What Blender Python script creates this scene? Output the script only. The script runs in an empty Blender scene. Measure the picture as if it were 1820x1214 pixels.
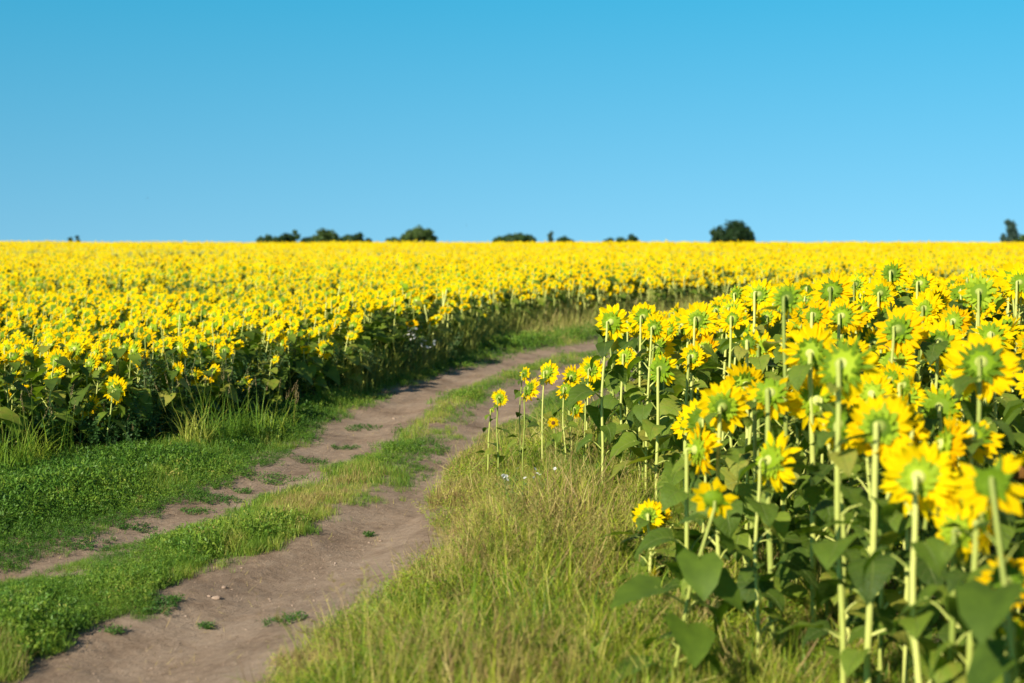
import bpy, math, random
import numpy as np
from mathutils import Vector, Matrix, Euler

sc = bpy.context.scene
COL = sc.collection
R = math.radians
rng = np.random.default_rng(7)
random.seed(7)

# ------------------------------------------------------------------ camera
H = 2.30            # eye height
FPX = 2528.0        # focal length in photo pixels (1820 wide)
HOR = 430.0         # eye level in the photo
cam_d = bpy.data.cameras.new('camera')
cam = bpy.data.objects.new('camera', cam_d); COL.objects.link(cam)
cam.location = (0, 0, H); cam.rotation_euler = (R(90), 0, 0)
cam_d.lens = 50.0; cam_d.sensor_width = 36.0
cam_d.shift_y = -(607 - HOR) / 1820.0
cam_d.clip_start = 0.1; cam_d.clip_end = 12000
cam_d.dof.use_dof = True
cam_d.dof.focus_distance = 12.6
cam_d.dof.aperture_fstop = 1.5
sc.camera = cam

# ------------------------------------------------------------------ sky, sun, exposure
SUN_EL = R(30)
SUN_AZ = math.atan2(-0.58, -0.81)        # clockwise from +Y
w = bpy.data.worlds.new('World'); sc.world = w; w.use_nodes = True
nt = w.node_tree; nt.nodes.clear()
out = nt.nodes.new('ShaderNodeOutputWorld'); bg = nt.nodes.new('ShaderNodeBackground')
sky = nt.nodes.new('ShaderNodeTexSky'); sky.sky_type = 'NISHITA'; sky.sun_disc = False
sky.sun_elevation = SUN_EL; sky.sun_rotation = SUN_AZ % (2 * math.pi)
sky.air_density = 1.0; sky.dust_density = 0.15; sky.ozone_density = 2.0; sky.altitude = 200
mul = nt.nodes.new('ShaderNodeMix'); mul.data_type = 'RGBA'; mul.blend_type = 'MULTIPLY'
mul.inputs[0].default_value = 1.0
tcw = nt.nodes.new('ShaderNodeTexCoord')
lift = nt.nodes.new('ShaderNodeVectorMath'); lift.operation = 'ADD'; lift.inputs[1].default_value = (0, 0, .3)
nrm = nt.nodes.new('ShaderNodeVectorMath'); nrm.operation = 'NORMALIZE'
nt.links.new(tcw.outputs['Generated'], lift.inputs[0]); nt.links.new(lift.outputs[0], nrm.inputs[0]); nt.links.new(nrm.outputs[0], sky.inputs[0])
sep = nt.nodes.new('ShaderNodeSeparateXYZ'); nt.links.new(tcw.outputs['Generated'], sep.inputs[0])
grad = nt.nodes.new('ShaderNodeValToRGB'); nt.links.new(sep.outputs[2], grad.inputs[0])
ge = grad.color_ramp.elements; ge.new(.5)
ge[0].position = 0; ge[0].color = (.61, .94, .82, 1); ge[1].position = .17; ge[1].color = (.23, 1.02, .95, 1); ge[2].position = .55; ge[2].color = (.28, .37, .42, 1)
nt.links.new(grad.outputs[0], mul.inputs[7])
nt.links.new(sky.outputs[0], mul.inputs[6]); nt.links.new(mul.outputs[2], bg.inputs[0])
bg.inputs[1].default_value = 0.15
nt.links.new(bg.outputs[0], out.inputs[0])
sd = bpy.data.lights.new('sun', 'SUN'); sun = bpy.data.objects.new('sun', sd); COL.objects.link(sun)
sd.energy = 4.9; sd.angle = R(0.53); sd.color = (1.0, 0.92, 0.77)
sdir = Vector((math.sin(SUN_AZ) * math.cos(SUN_EL), math.cos(SUN_AZ) * math.cos(SUN_EL), math.sin(SUN_EL)))
sun.rotation_euler = sdir.to_track_quat('Z', 'Y').to_euler()
sun.location = (0, 0, 60)
sc.view_settings.view_transform = 'Standard'; sc.view_settings.look = 'None'
sc.view_settings.exposure = 0.5; sc.view_settings.gamma = 1.0

# ------------------------------------------------------------------ numpy helpers
def _hash(ix, iy, s):
    n = (ix.astype(np.int64) * 374761393 + iy.astype(np.int64) * 668265263 + s * 1442695041) & 0x7fffffff
    n = ((n ^ (n >> 13)) * 1274126177) & 0x7fffffff
    n = (n ^ (n >> 16)) & 0xffff
    return n / 65535.0
def vnoise(x, y, s=0):
    x = np.asarray(x, float); y = np.asarray(y, float)
    ix = np.floor(x); iy = np.floor(y); fx = x - ix; fy = y - iy
    fx = fx * fx * (3 - 2 * fx); fy = fy * fy * (3 - 2 * fy)
    a = _hash(ix, iy, s); b = _hash(ix + 1, iy, s); c = _hash(ix, iy + 1, s); d = _hash(ix + 1, iy + 1, s)
    return (a * (1 - fx) + b * fx) * (1 - fy) + (c * (1 - fx) + d * fx) * fy
def fbm(x, y, s=0, o=4):
    t = 0; a = 0.5; k = 1.0
    for i in range(o):
        t = t + a * vnoise(x * k, y * k, s + i * 17); a *= 0.5; k *= 2.03
    return t
def sstep(a, b, x):
    t = np.clip((np.asarray(x, float) - a) / (b - a), 0, 1); return t * t * (3 - 2 * t)

# the two wheel ruts, as x for a given y (metres)
RL = np.array([(-6.2, 5.0), (-4.4, 8.0), (-3.43, 10.2), (-3.0, 11.3), (-2.68, 12.2), (-2.25, 13.8), (-1.9, 16.1), (-1.72, 18.8), (-1.38, 21.5), (-.45, 25.6), (.56, 28.4), (2.1, 31.2), (5, 34.5), (10, 38.4), (20, 44.5), (45, 55), (120, 85)])
RR = np.array([(-2.5, 5.0), (-1.95, 8.1), (-1.62, 9.4), (-1.17, 11.0), (-.88, 12.9), (-.62, 15.5), (-.38, 18.5), (.17, 21.5), (.95, 25.0), (1.9, 27.3), (4.0, 30.4), (9, 35.2), (20, 42.2), (45, 52.5), (120, 82)])
def rutx(P, y):
    return np.interp(y, P[:, 1], P[:, 0])
def rutd(P, x, y):
    d = 0.25
    s = (rutx(P, y + d) - rutx(P, y - d)) / (2 * d)
    return (x - rutx(P, y)) / np.sqrt(1 + s * s)
# front edge of the big field (y for a given x), and left edge of the near field (x for a given y)
FE = np.array([(-60, -2), (-14, 8.8), (-8, 11.8), (-5.2, 13.5), (-3.9, 14.9), (-3.25, 17.4), (-2.45, 21.3), (-1.5, 26), (-.13, 33.2), (2.15, 36.6), (6.4, 42), (18, 50.5), (60, 66), (400, 200)])
NE = np.array([(.50, -5), (.58, 6), (.70, 8.5), (0.94, 12), (1.15, 15), (1.6, 18), (2.3, 21), (3.7, 25), (6.2, 28.5), (12, 33.5), (22, 39.5), (45, 49), (120, 78)])
def field_front(x): return np.interp(x, FE[:, 0], FE[:, 1])
def near_edge(y): return np.interp(y, NE[:, 1], NE[:, 0])
def in_far(x, y): return y > field_front(x)
def in_near(x, y): return x > near_edge(y)

def terrain(x, y):
    x = np.asarray(x, float); y = np.asarray(y, float)
    d = np.sqrt(x * x * .3 + y * y)
    far = np.interp(d, [0, 27, 55, 100, 165, 205, 260, 330, 600, 12000], [0, 0, .26, .58, .86, .90, .40, -.4, -2.2, -3.0])
    near_bank = .25 * sstep(1.2, 5.0, x) * (1 - sstep(16, 32, y))
    dl = rutd(RL, x, y); dr = rutd(RR, x, y)
    rut = -.055 * np.exp(-(dl / .34) ** 2) - .075 * np.exp(-(dr / .34) ** 2)
    rut = np.where((y > 3) & (y < 60), rut, 0)
    inr = np.clip(np.exp(-(dl / .4) ** 2) + np.exp(-(dr / .5) ** 2), 0, 1) * (y > 3) * (y < 45)
    rut = rut + inr * ((fbm(dr * 6, y * .55, 91, 3) - .44) * .05 + (fbm(dl * 15, y * .9, 93, 3) - .44) * .022)
    verge = .07 * sstep(-.5, -1.5, dl) * (y < 60) + .08 * sstep(.45, 1.3, dr) * (1 - sstep(26, 34, y))
    det = (fbm(x * .9, y * .9, 3) - .47) * .09 + (fbm(x * 5, y * 5, 9) - .47) * .022
    det = det * (1 - sstep(50, 90, d)) + (fbm(x * .03, y * .03, 31, 3) - .44) * .42 * sstep(30, 80, d) * (1 - .55 * sstep(120, 200, d))
    return far + near_bank + rut + verge + det
def T(x, y): return float(terrain(np.array([x]), np.array([y]))[0])

def at(px, py, d):
    """world point seen at photo pixel (px, py) at distance d"""
    return Vector(((px - 910) * d / FPX, d, H - (py - HOR) * d / FPX))
def ground_at(px, py):
    """ground point seen at a photo pixel"""
    d = 6.0
    while d < 400:
        p = at(px, py, d)
        if p.z <= T(p.x, p.y): return Vector((p.x, p.y, T(p.x, p.y)))
        d += .03
    return p

# ------------------------------------------------------------------ object helpers
def tag(o, label=None, cat=None, group=None, kind=None):
    if label: o['label'] = label
    if cat: o['category'] = cat
    if group: o['group'] = group
    if kind: o['kind'] = kind
    return o
def link(o, parent=None):
    COL.objects.link(o)
    if parent is not None: o.parent = parent
    return o
def empty(name, loc, rz=0.0, scale=1.0):
    o = bpy.data.objects.new(name, None); COL.objects.link(o)
    o.location = loc; o.rotation_euler = (0, 0, rz); o.scale = (scale,) * 3
    o.empty_display_size = .1
    return o
def tri_mesh(name, V, F, M, mats, var=None, smooth=True):
    me = bpy.data.meshes.new(name)
    V = np.asarray(V, np.float32); F = np.asarray(F, np.int32)
    me.vertices.add(len(V)); me.vertices.foreach_set('co', V.ravel())
    me.loops.add(F.size); me.loops.foreach_set('vertex_index', F.ravel())
    me.polygons.add(len(F))
    me.polygons.foreach_set('loop_start', np.arange(0, F.size, 3, dtype=np.int32))
    if M is not None: me.polygons.foreach_set('material_index', np.asarray(M, np.int32))
    me.polygons.foreach_set('use_smooth', np.full(len(F), smooth, bool))
    for m in mats: me.materials.append(m)
    if var is not None:
        a = me.attributes.new('var', 'FLOAT', 'POINT'); a.data.foreach_set('value', np.asarray(var, np.float32))
    me.update(); me.validate()
    return me

class Geo:
    def __init__(s): s.v = []; s.f = []; s.m = []
    def quad(s, a, b, c, d, m): s.f += [(a, b, c), (a, c, d)]; s.m += [m, m]
    def tri(s, a, b, c, m): s.f.append((a, b, c)); s.m.append(m)
    def strip(s, pts, sides, ups, widths, m, fold=0.0, cols=2, back=None):
        """ribbon along pts; cols 1 = flat, 2 = folded along the midrib, 4 = finer"""
        n = len(pts); base = len(s.v)
        us = np.linspace(-1, 1, cols + 1)
        for i in range(n):
            for u in us:
                off = fold * widths[i] * (abs(u) if cols > 1 else 0)
                p = np.array(pts[i]) + np.array(sides[i]) * widths[i] * u * .5 + np.array(ups[i]) * off
                if back is not None: p = p - back[i] * abs(u) ** 2 * (np.array(pts[min(i + 1, n - 1)]) - np.array(pts[max(i - 1, 0)]))
                s.v.append(p)
        k = cols + 1
        for i in range(n - 1):
            for j in range(cols):
                a = base + i * k + j; s.quad(a, a + 1, a + k + 1, a + k, m)
    def tube(s, pts, rad, n, m, cap=False):
        base = len(s.v); P = [np.array(p, float) for p in pts]
        ref = np.array((1.0, 0.0, 0.0))
        for i, p in enumerate(P):
            t = P[min(i + 1, len(P) - 1)] - P[max(i - 1, 0)]; t = t / (np.linalg.norm(t) + 1e-9)
            a = ref - t * np.dot(ref, t); a /= np.linalg.norm(a) + 1e-9; b = np.cross(t, a)
            for j in range(n):
                q = 2 * math.pi * j / n
                s.v.append(p + rad[i] * (a * math.cos(q) + b * math.sin(q)))
        for i in range(len(P) - 1):
            for j in range(n):
                a = base + i * n + j; b = base + i * n + (j + 1) % n
                s.quad(a, b, b + n, a + n, m)
        if cap:
            c = len(s.v); s.v.append(P[-1])
            for j in range(n): s.tri(base + (len(P) - 1) * n + j, base + (len(P) - 1) * n + (j + 1) % n, c, m)
    def dome(s, r, z0, z1, n, rings, m, c=(0, 0)):
        """cap of radius r going from z0 at the rim to z1 at its centre"""
        base = len(s.v)
        for i in range(rings):
            q = (i / rings); rr = r * math.cos(q * math.pi / 2); z = z0 + (z1 - z0) * math.sin(q * math.pi / 2)
            for j in range(n):
                a = 2 * math.pi * j / n; s.v.append(np.array((rr * math.cos(a), rr * math.sin(a), z)))
        s.v.append(np.array((0, 0, z1))); top = len(s.v) - 1
        for i in range(rings - 1):
            for j in range(n):
                a = base + i * n + j; b = base + i * n + (j + 1) % n; s.quad(a, b, b + n, a + n, m)
        for j in range(n): s.tri(base + (rings - 1) * n + j, base + (rings - 1) * n + (j + 1) % n, top, m)
    def add(s, g, Mx=None, mmap=None):
        b = len(s.v); V = np.array(g.v)
        if Mx is not None:
            A = np.array(Mx); V = V @ A[:3, :3].T + A[:3, 3]
        s.v += list(V); s.f += [(a + b, c + b, d + b) for a, c, d in g.f]
        s.m += [mmap[k] if mmap else k for k in g.m]
    def arr(s): return np.array(s.v, np.float32), np.array(s.f, np.int32), np.array(s.m, np.int32)
    def mesh(s, name, mats, smooth=True):
        V, F, M = s.arr(); return tri_mesh(name, V, F, M, mats, None, smooth)

def rotz_mats(a):
    c, s = np.cos(a), np.sin(a); Z = np.zeros_like(a); O = np.ones_like(a)
    return np.stack([np.stack([c, -s, Z], -1), np.stack([s, c, Z], -1), np.stack([Z, Z, O], -1)], -2)
def tilt_mats(ax, ay):
    c, s = np.cos(ax), np.sin(ax); Z = np.zeros_like(ax); O = np.ones_like(ax)
    A = np.stack([np.stack([O, Z, Z], -1), np.stack([Z, c, -s], -1), np.stack([Z, s, c], -1)], -2)
    c, s = np.cos(ay), np.sin(ay)
    B = np.stack([np.stack([c, Z, s], -1), np.stack([Z, O, Z], -1), np.stack([-s, Z, c], -1)], -2)
    return np.einsum('nij,njk->nik', A, B)
def scatter_mesh(name, protos, idx, loc, rot, scale, mats, var, smooth=False):
    """one merged mesh out of many transformed copies of small prototypes"""
    Vs, Fs, Ms, As = [], [], [], []; off = 0
    for k, p in enumerate(protos):
        sel = np.where(idx == k)[0]
        if len(sel) == 0: continue
        V, F, M = p
        S = scale[sel]
        if S.ndim == 1: S = np.stack([S, S, S], -1)
        W = np.einsum('nij,nvj->nvi', rot[sel], V[None] * S[:, None, :]) + loc[sel][:, None, :]
        n, v = W.shape[:2]
        Vs.append(W.reshape(-1, 3).astype(np.float32))
        Fs.append((F[None] + (np.arange(n) * v)[:, None, None] + off).reshape(-1, 3).astype(np.int32))
        Ms.append(np.tile(M, n)); As.append(np.repeat(var[sel], v)); off += n * v
    me = tri_mesh(name, np.concatenate(Vs), np.concatenate(Fs), np.concatenate(Ms), mats, np.concatenate(As), smooth)
    return me

# ------------------------------------------------------------------ materials
def mat_new(name):
    m = bpy.data.materials.new(name); m.use_nodes = True; m.node_tree.nodes.clear()
    return m, m.node_tree
def N(nt, t, **kw):
    n = nt.nodes.new(t)
    for k, v in kw.items(): setattr(n, k, v)
    return n
def rand_source(nt, src):
    if src == 'var':
        a = N(nt, 'ShaderNodeAttribute'); a.attribute_name = 'var'; return a.outputs['Fac']
    return N(nt, 'ShaderNodeObjectInfo').outputs['Random']
def leafy(name, cols, src='obj', transl=.35, rough=.55, noise_scale=25.0, noise_amt=.35, spec=.35, tcol=None, coat=None):
    """plant material: colour ramp over a per-plant random value, mottled by noise, part translucent"""
    m, nt = mat_new(name)
    ramp = N(nt, 'ShaderNodeValToRGB'); els = ramp.color_ramp.elements
    while len(els) < len(cols): els.new(.5)
    for i, (p, c) in enumerate(cols): els[i].position = p; els[i].color = (*c, 1)
    nz = N(nt, 'ShaderNodeTexNoise'); nz.inputs['Scale'].default_value = noise_scale; nz.inputs['Detail'].default_value = 3
    geo = N(nt, 'ShaderNodeNewGeometry') if src == 'var' else N(nt, 'ShaderNodeTexCoord')
    nt.links.new(geo.outputs['Position'] if src == 'var' else geo.outputs['Object'], nz.inputs['Vector'])
    sub = N(nt, 'ShaderNodeMath', operation='MULTIPLY_ADD'); sub.inputs[1].default_value = noise_amt; sub.inputs[2].default_value = -noise_amt / 2
    nt.links.new(nz.outputs['Fac'], sub.inputs[0])
    ad = N(nt, 'ShaderNodeMath', operation='ADD', use_clamp=True)
    nt.links.new(rand_source(nt, src), ad.inputs[0]); nt.links.new(sub.outputs[0], ad.inputs[1])
    nt.links.new(ad.outputs[0], ramp.inputs[0])
    p = N(nt, 'ShaderNodeBsdfPrincipled'); p.inputs['Roughness'].default_value = rough
    p.inputs['Specular IOR Level'].default_value = spec
    nt.links.new(ramp.outputs[0], p.inputs['Base Color'])
    o = N(nt, 'ShaderNodeOutputMaterial')
    if transl > 0:
        t = N(nt, 'ShaderNodeBsdfTranslucent')
        mx = N(nt, 'ShaderNodeMixShader'); mx.inputs[0].default_value = transl
        if tcol:
            mm = N(nt, 'ShaderNodeMix', data_type='RGBA', blend_type='MULTIPLY'); mm.inputs[0].default_value = 1; mm.inputs[7].default_value = (*tcol, 1)
            nt.links.new(ramp.outputs[0], mm.inputs[6]); nt.links.new(mm.outputs[2], t.inputs[0])
        else: nt.links.new(ramp.outputs[0], t.inputs[0])
        nt.links.new(p.outputs[0], mx.inputs[1]); nt.links.new(t.outputs[0], mx.inputs[2]); nt.links.new(mx.outputs[0], o.inputs[0])
    else: nt.links.new(p.outputs[0], o.inputs[0])
    return m

PETAL = [(0.0, (.95, .55, .003)), (.08, (.97, .65, .003)), (1.0, (1.0, .755, .004))]
LEAF = [(0.0, (.055, .100, .012)), (.40, (.125, .200, .020)), (.80, (.22, .30, .030)), (1.0, (.34, .33, .05))]
STEM = [(0.0, (.24, .30, .05)), (.5, (.46, .50, .11)), (1.0, (.62, .64, .18))]
HEADG = [(0.0, (.08, .15, .006)), (.5, (.20, .32, .010)), (1.0, (.35, .46, .02))]
SEED = [(0.0, (.10, .045, .012)), (.6, (.38, .17, .02)), (1.0, (.55, .30, .03))]
def plant_mats(src):
    return [leafy('stem_' + src, STEM, src, .0, .6, 30, .3, .3),
            leafy('leaf_' + src, LEAF, src, .38, .6, 14, .6, .3, tcol=(1.3, 1.5, .5)),
            leafy('head_green_' + src, HEADG, src, .15, .6, 60, .5, .12),
            leafy('petal_' + src, PETAL, src, .46, .7, 40, .22, .02),
            leafy('seed_disc_' + src, SEED, src, 0, .8, 160, .9, .2)]
PM = plant_mats('obj'); PV = plant_mats('var')
def veined():
    m = PM[1].copy(); m.name = 'veined_leaf'; nt = m.node_tree
    p = [n for n in nt.nodes if n.type == 'BSDF_PRINCIPLED'][0]; ramp = [n for n in nt.nodes if n.type == 'VALTORGB'][0]
    at_ = N(nt, 'ShaderNodeAttribute'); at_.attribute_name = 'lf'; sp = N(nt, 'ShaderNodeSeparateXYZ'); nt.links.new(at_.outputs['Vector'], sp.inputs[0])
    def M_(op, a, b=None, cl=False):
        n = N(nt, 'ShaderNodeMath', operation=op, use_clamp=cl)
        for i, v in enumerate((a, b)):
            if v is None: continue
            if isinstance(v, (int, float)): n.inputs[i].default_value = v
            else: nt.links.new(v, n.inputs[i])
        return n.outputs[0]
    au = M_('ABSOLUTE', sp.outputs[0]); mid = M_('SUBTRACT', 1.0, M_('MULTIPLY', au, 16.0), True)
    fr = M_('FRACT', M_('MULTIPLY', M_('SUBTRACT', sp.outputs[1], M_('MULTIPLY', au, .20)), 7.5))
    side = M_('MULTIPLY', M_('SUBTRACT', 1.0, M_('MULTIPLY', M_('ABSOLUTE', M_('SUBTRACT', fr, .5)), 12.0), True), .6)
    v = M_('MULTIPLY', M_('MAXIMUM', mid, side), sp.outputs[2])
    mx = N(nt, 'ShaderNodeMix', data_type='RGBA'); mx.inputs[7].default_value = (.30, .36, .10, 1)
    nt.links.new(M_('MULTIPLY', v, .55), mx.inputs[0]); nt.links.new(ramp.outputs[0], mx.inputs[6]); nt.links.new(mx.outputs[2], p.inputs['Base Color'])
    tcn = N(nt, 'ShaderNodeTexCoord'); nz = N(nt, 'ShaderNodeTexNoise'); nz.inputs['Scale'].default_value = 55; nt.links.new(tcn.outputs['Object'], nz.inputs['Vector'])
    bp = N(nt, 'ShaderNodeBump'); bp.inputs['Strength'].default_value = .8; bp.inputs['Distance'].default_value = .006
    nt.links.new(M_('SUBTRACT', nz.outputs['Fac'], M_('MULTIPLY', v, .8)), bp.inputs['Height']); nt.links.new(bp.outputs[0], p.inputs['Normal'])
    return m
PL = list(PM); PL[1] = veined()

# ------------------------------------------------------------------ sunflower geometry
# material slots: 0 stem, 1 leaf, 2 green of the head, 3 petal, 4 seed disc
PPROF = [(0, .45), (.25, .86), (.55, 1.0), (.8, .66), (1, .06)]
PPROF_L = [(0, .5), (.5, 1.0), (1, .04)]
def radial(g, ang, r0, L, W, tilt, curl, z0, m, prof, cols, fold, twist=0.0, bend=0.0):
    pts, sides, ups, ws = [], [], [], []
    pr, pz = r0, z0; tp = 0
    for t, wv in prof:
        th = tilt + curl * (t + tp) / 2; dt = (t - tp) * L
        pr += dt * math.cos(th); pz += dt * math.sin(th); tp = t
        a = ang + bend * t * t
        rd = np.array((math.cos(a), math.sin(a), 0)); td = np.array((-math.sin(a), math.cos(a), 0))
        up = np.array((0, 0, 1)) * math.cos(th) - rd * math.sin(th)
        s = td * math.cos(twist * t) + up * math.sin(twist * t)
        pts.append(rd * pr + np.array((0, 0, pz))); sides.append(s); ups.append(up); ws.append(wv * W)
    g.strip(pts, sides, ups, ws, m, fold, cols)

def head_geo(rnd, style, lod):
    """unit head: outer radius 1, +Z = the way the flower looks. returns dict of Geo"""
    G = {k: Geo() for k in ('flower_head', 'petals', 'sepals', 'seed_disc')}
    rd = {'green': .50, 'ragged': rnd.uniform(.38, .48)}.get(style, rnd.uniform(.34, .44) if lod == 0 else .36)
    cup = rnd.uniform(-.28, .32); lk = rnd.uniform(.86, 1.06)
    nn = {0: 20, 1: 10, 2: 6}[lod]
    G['flower_head'].dome(rd, -.04, -.20, nn, 5 if lod == 0 else 2, 2)
    if lod == 0:
        G['flower_head'].dome(.17, -.17, -.30, 10, 3, 0)
    G['seed_disc'].dome(rd * .97, -.03, .06, nn, 3 if lod == 0 else 1, 4)
    npet = {0: 36, 1: 18, 2: 10}[lod]
    keep = {'open': 1.0, 'ragged': .82, 'green': .40, 'wilted': .75}[style]
    for i in range(npet):
        if rnd.random() > keep: continue
        a = 2 * math.pi * (i + rnd.uniform(-.35, .35)) / npet
        row = i % 2
        L = lk * rnd.uniform(.48, .70) * (1 if style != 'green' else .8); W = rnd.uniform(.17, .25) * (1, 1.6, 2.7)[lod]
        tilt = {'open': rnd.uniform(-.25, .25), 'ragged': rnd.uniform(-.3, .45), 'green': rnd.uniform(.1, .7), 'wilted': rnd.uniform(.3, 1.2)}[style] + row * .12 + (cup if lod == 0 else 0)
        curl = rnd.uniform(-.9, .5)
        radial(G['petals'], a, rd * .88, L, W, tilt, curl, row * .03 - .01, 3, PPROF if lod == 0 else PPROF_L, 2 if lod == 0 else 1, -.14 if lod == 0 else 0, rnd.uniform(-.5, .5), rnd.uniform(-.12, .12))
    nsep = {0: 30, 1: 7, 2: 0}[lod]
    for i in range(nsep):
        a = 2 * math.pi * (i + rnd.uniform(-.4, .4)) / nsep
        row = i % 3
        L = rnd.uniform(.20, .36) * (1.3 if style == 'green' else 1); W = rnd.uniform(.12, .18) * (1 if lod == 0 else 1.4)
        radial(G['sepals'], a, rd * (.86 - .17 * row), L, W, rnd.uniform(-.45, -.05) - row * .1, rnd.uniform(-.2, .9), -.06 - row * .035, 2,
               [(0, .8), (.35, 1.0), (.7, .6), (1, .03)] if lod == 0 else [(0, 1.0), (1, .05)], 2 if lod == 0 else 1, .12 if lod == 0 else 0, rnd.uniform(-.3, .3))
    return G

def leaf_geo(rnd, lod, L=.20, W=.185):
    """petiole leaves the stem at the origin along +Y, blade hangs from its end"""
    g = Geo()
    pl = rnd.uniform(.09, .15); up = rnd.uniform(.35, .9)
    e = np.array((0, pl * math.cos(up), pl * math.sin(up)))
    if lod == 0:
        g.tube([(0, 0, 0), e * .5 + np.array((0, 0, .012)), e], [.006, .0045, .0035], 5, 0)
    elif lod == 1:
        g.tube([(0, 0, 0), e], [.005, .004], 3, 0)
    if lod == 0: prof = [(0, .52), (.09, .86), (.22, 1.0), (.38, .93), (.55, .72), (.72, .46), (.87, .2), (1, .015)]
    elif lod == 1: prof = [(0, .6), (.25, 1.0), (.65, .6), (1, .03)]
    else: prof = [(0, .6), (.45, 1.0), (1, .05)]
    a0 = rnd.uniform(-.35, .25); a1 = a0 - rnd.uniform(.5, 1.3)
    p = e - np.array((0, .02, 0)); tp = 0; pts, sides, ups, ws, bk = [], [], [], [], []
    roll = rnd.uniform(-.4, .4); sway = rnd.uniform(-.3, .3)
    for t, wv in prof:
        th = a0 + (a1 - a0) * t
        dt = (t - tp) * L; tp = t
        d = np.array((math.sin(sway * t), math.cos(th) * math.cos(sway * t), math.sin(th)))
        p = p + d * dt
        s = np.array((math.cos(roll), 0, math.sin(roll))); u = np.cross(s, d)
        wob = 1 + .06 * math.sin(t * 21 + roll * 9)
        pts.append(p.copy()); sides.append(s); ups.append(u); ws.append(wv * W * wob); bk.append(.55 * max(0, .3 - t) / .3)
    g.strip(pts, sides, ups, ws, 1, .10 if lod < 2 else 0, 4 if lod == 0 else (2 if lod == 1 else 1), bk)
    if lod == 0:   # wavy margins
        k = 5; b0 = len(g.v) - len(prof) * k
        for i in range(len(prof)):
            for j in (0, 4): g.v[b0 + i * k + j] = g.v[b0 + i * k + j] + np.array(ups[i]) * rnd.uniform(-.012, .006)
        g.lf = [(0, 0, 0)] * b0 + [(u, t, 1) for t, _w in prof for u in (-1, -.5, 0, .5, 1)]
    return g
def leaf_mesh(rnd):
    g = leaf_geo(rnd, 0); me = g.mesh('leaf', PL)
    a = me.attributes.new('lf', 'FLOAT_VECTOR', 'POINT'); a.data.foreach_set('vector', np.array(g.lf, np.float32).ravel()); return me

def stem_path(rnd, h, D, pitch, lean=None):
    """returns the stem centreline and the head position; the head looks to +Y, pitched down"""
    lx, ly = lean if lean else (rnd.uniform(-.10, .10) * h, rnd.uniform(-.06, .06) * h)
    bx = rnd.uniform(-.025, .025)
    k = .36 * D
    hd = np.array((lx, ly + k * .9, h))
    back = np.array((0, -math.cos(pitch), math.sin(pitch)))
    a = hd + back * (.12 * D)
    hk = rnd.uniform(.25, .8)
    b = a + back * (.16 * D * hk) + np.array((0, 0, .01 * D))
    c = np.array((b[0], b[1] - .08 * D * hk, b[2] - .26 * D * hk))
    z = c[2]
    pts = [(0, 0, -.06), (lx * .15 + bx, ly * .15, z * .3), (lx * .45 - bx, ly * .4, z * .62), (lx * .85, c[1] * .75 + ly * .1, z * .88), tuple(c), tuple((b + c) / 2 + np.array((0, -.04 * D, .05 * D))), tuple(b), tuple(a)]
    return pts, hd

def frame_head(hd, D, pitch, roll, yaw=0.0):
    # +Z of head -> (0, cos p, -sin p)
    z = Vector((math.sin(yaw) * math.cos(pitch), math.cos(yaw) * math.cos(pitch), -math.sin(pitch))).normalized()
    x = Vector((0, 0, 1)).cross(z); x.normalize() if x.length > 1e-6 else None
    y = z.cross(x)
    Mx = Matrix((x, y, z)).transposed().to_4x4() @ Matrix.Rotation(roll, 4, 'Z')
    Mx = Mx @ Matrix.Scale(D / 2, 4); Mx.translation = Vector(tuple(hd)); return Mx

def whole_plant(rnd, h, D, lod, style='open', nleaf=8, rad=.013):
    """a full plant as one Geo, for the field mass"""
    g = Geo(); pitch = rnd.uniform(.0, .75)
    pts, hd = stem_path(rnd, h, D, pitch)
    if lod == 0: g.tube(pts, [rad * (1.1 - .05 * i) for i in range(len(pts))], 5, 0)
    elif lod == 1: g.tube([pts[0], pts[2], pts[4], pts[6]], [rad, rad, rad * .9, rad * .8], 4, 0)
    else: g.tube([pts[1], pts[6]], [rad, rad], 3, 0)
    Gh = head_geo(rnd, style, lod if lod else 1)
    Mx = frame_head(hd, D, pitch, rnd.uniform(0, 6.3), rnd.uniform(-.25, .25))
    for k in Gh:
        if Gh[k].v and not (lod == 2 and k == 'sepals'): g.add(Gh[k], Mx)
    for i in range(nleaf):
        f = .12 + .80 * (i + rnd.uniform(-.3, .3)) / nleaf; f = min(max(f, .08), .93)
        sc_ = rnd.uniform(.75, 1.3) * (1.0 - .5 * max(0, f - .55) / .45)
        lg = leaf_geo(rnd, max(lod, 1) if lod < 2 else 2)
        z = h * f; P = np.array(pts); x = np.interp(z, P[:5, 2], P[:5, 0]); y = np.interp(z, P[:5, 2], P[:5, 1])
        Mx = Matrix.Translation((x, y, z)) @ Matrix.Rotation(i * 2.4 + rnd.uniform(-.4, .4), 4, 'Z') @ Matrix.Scale(sc_, 4)
        g.add(lg, Mx)
    return g

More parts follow.
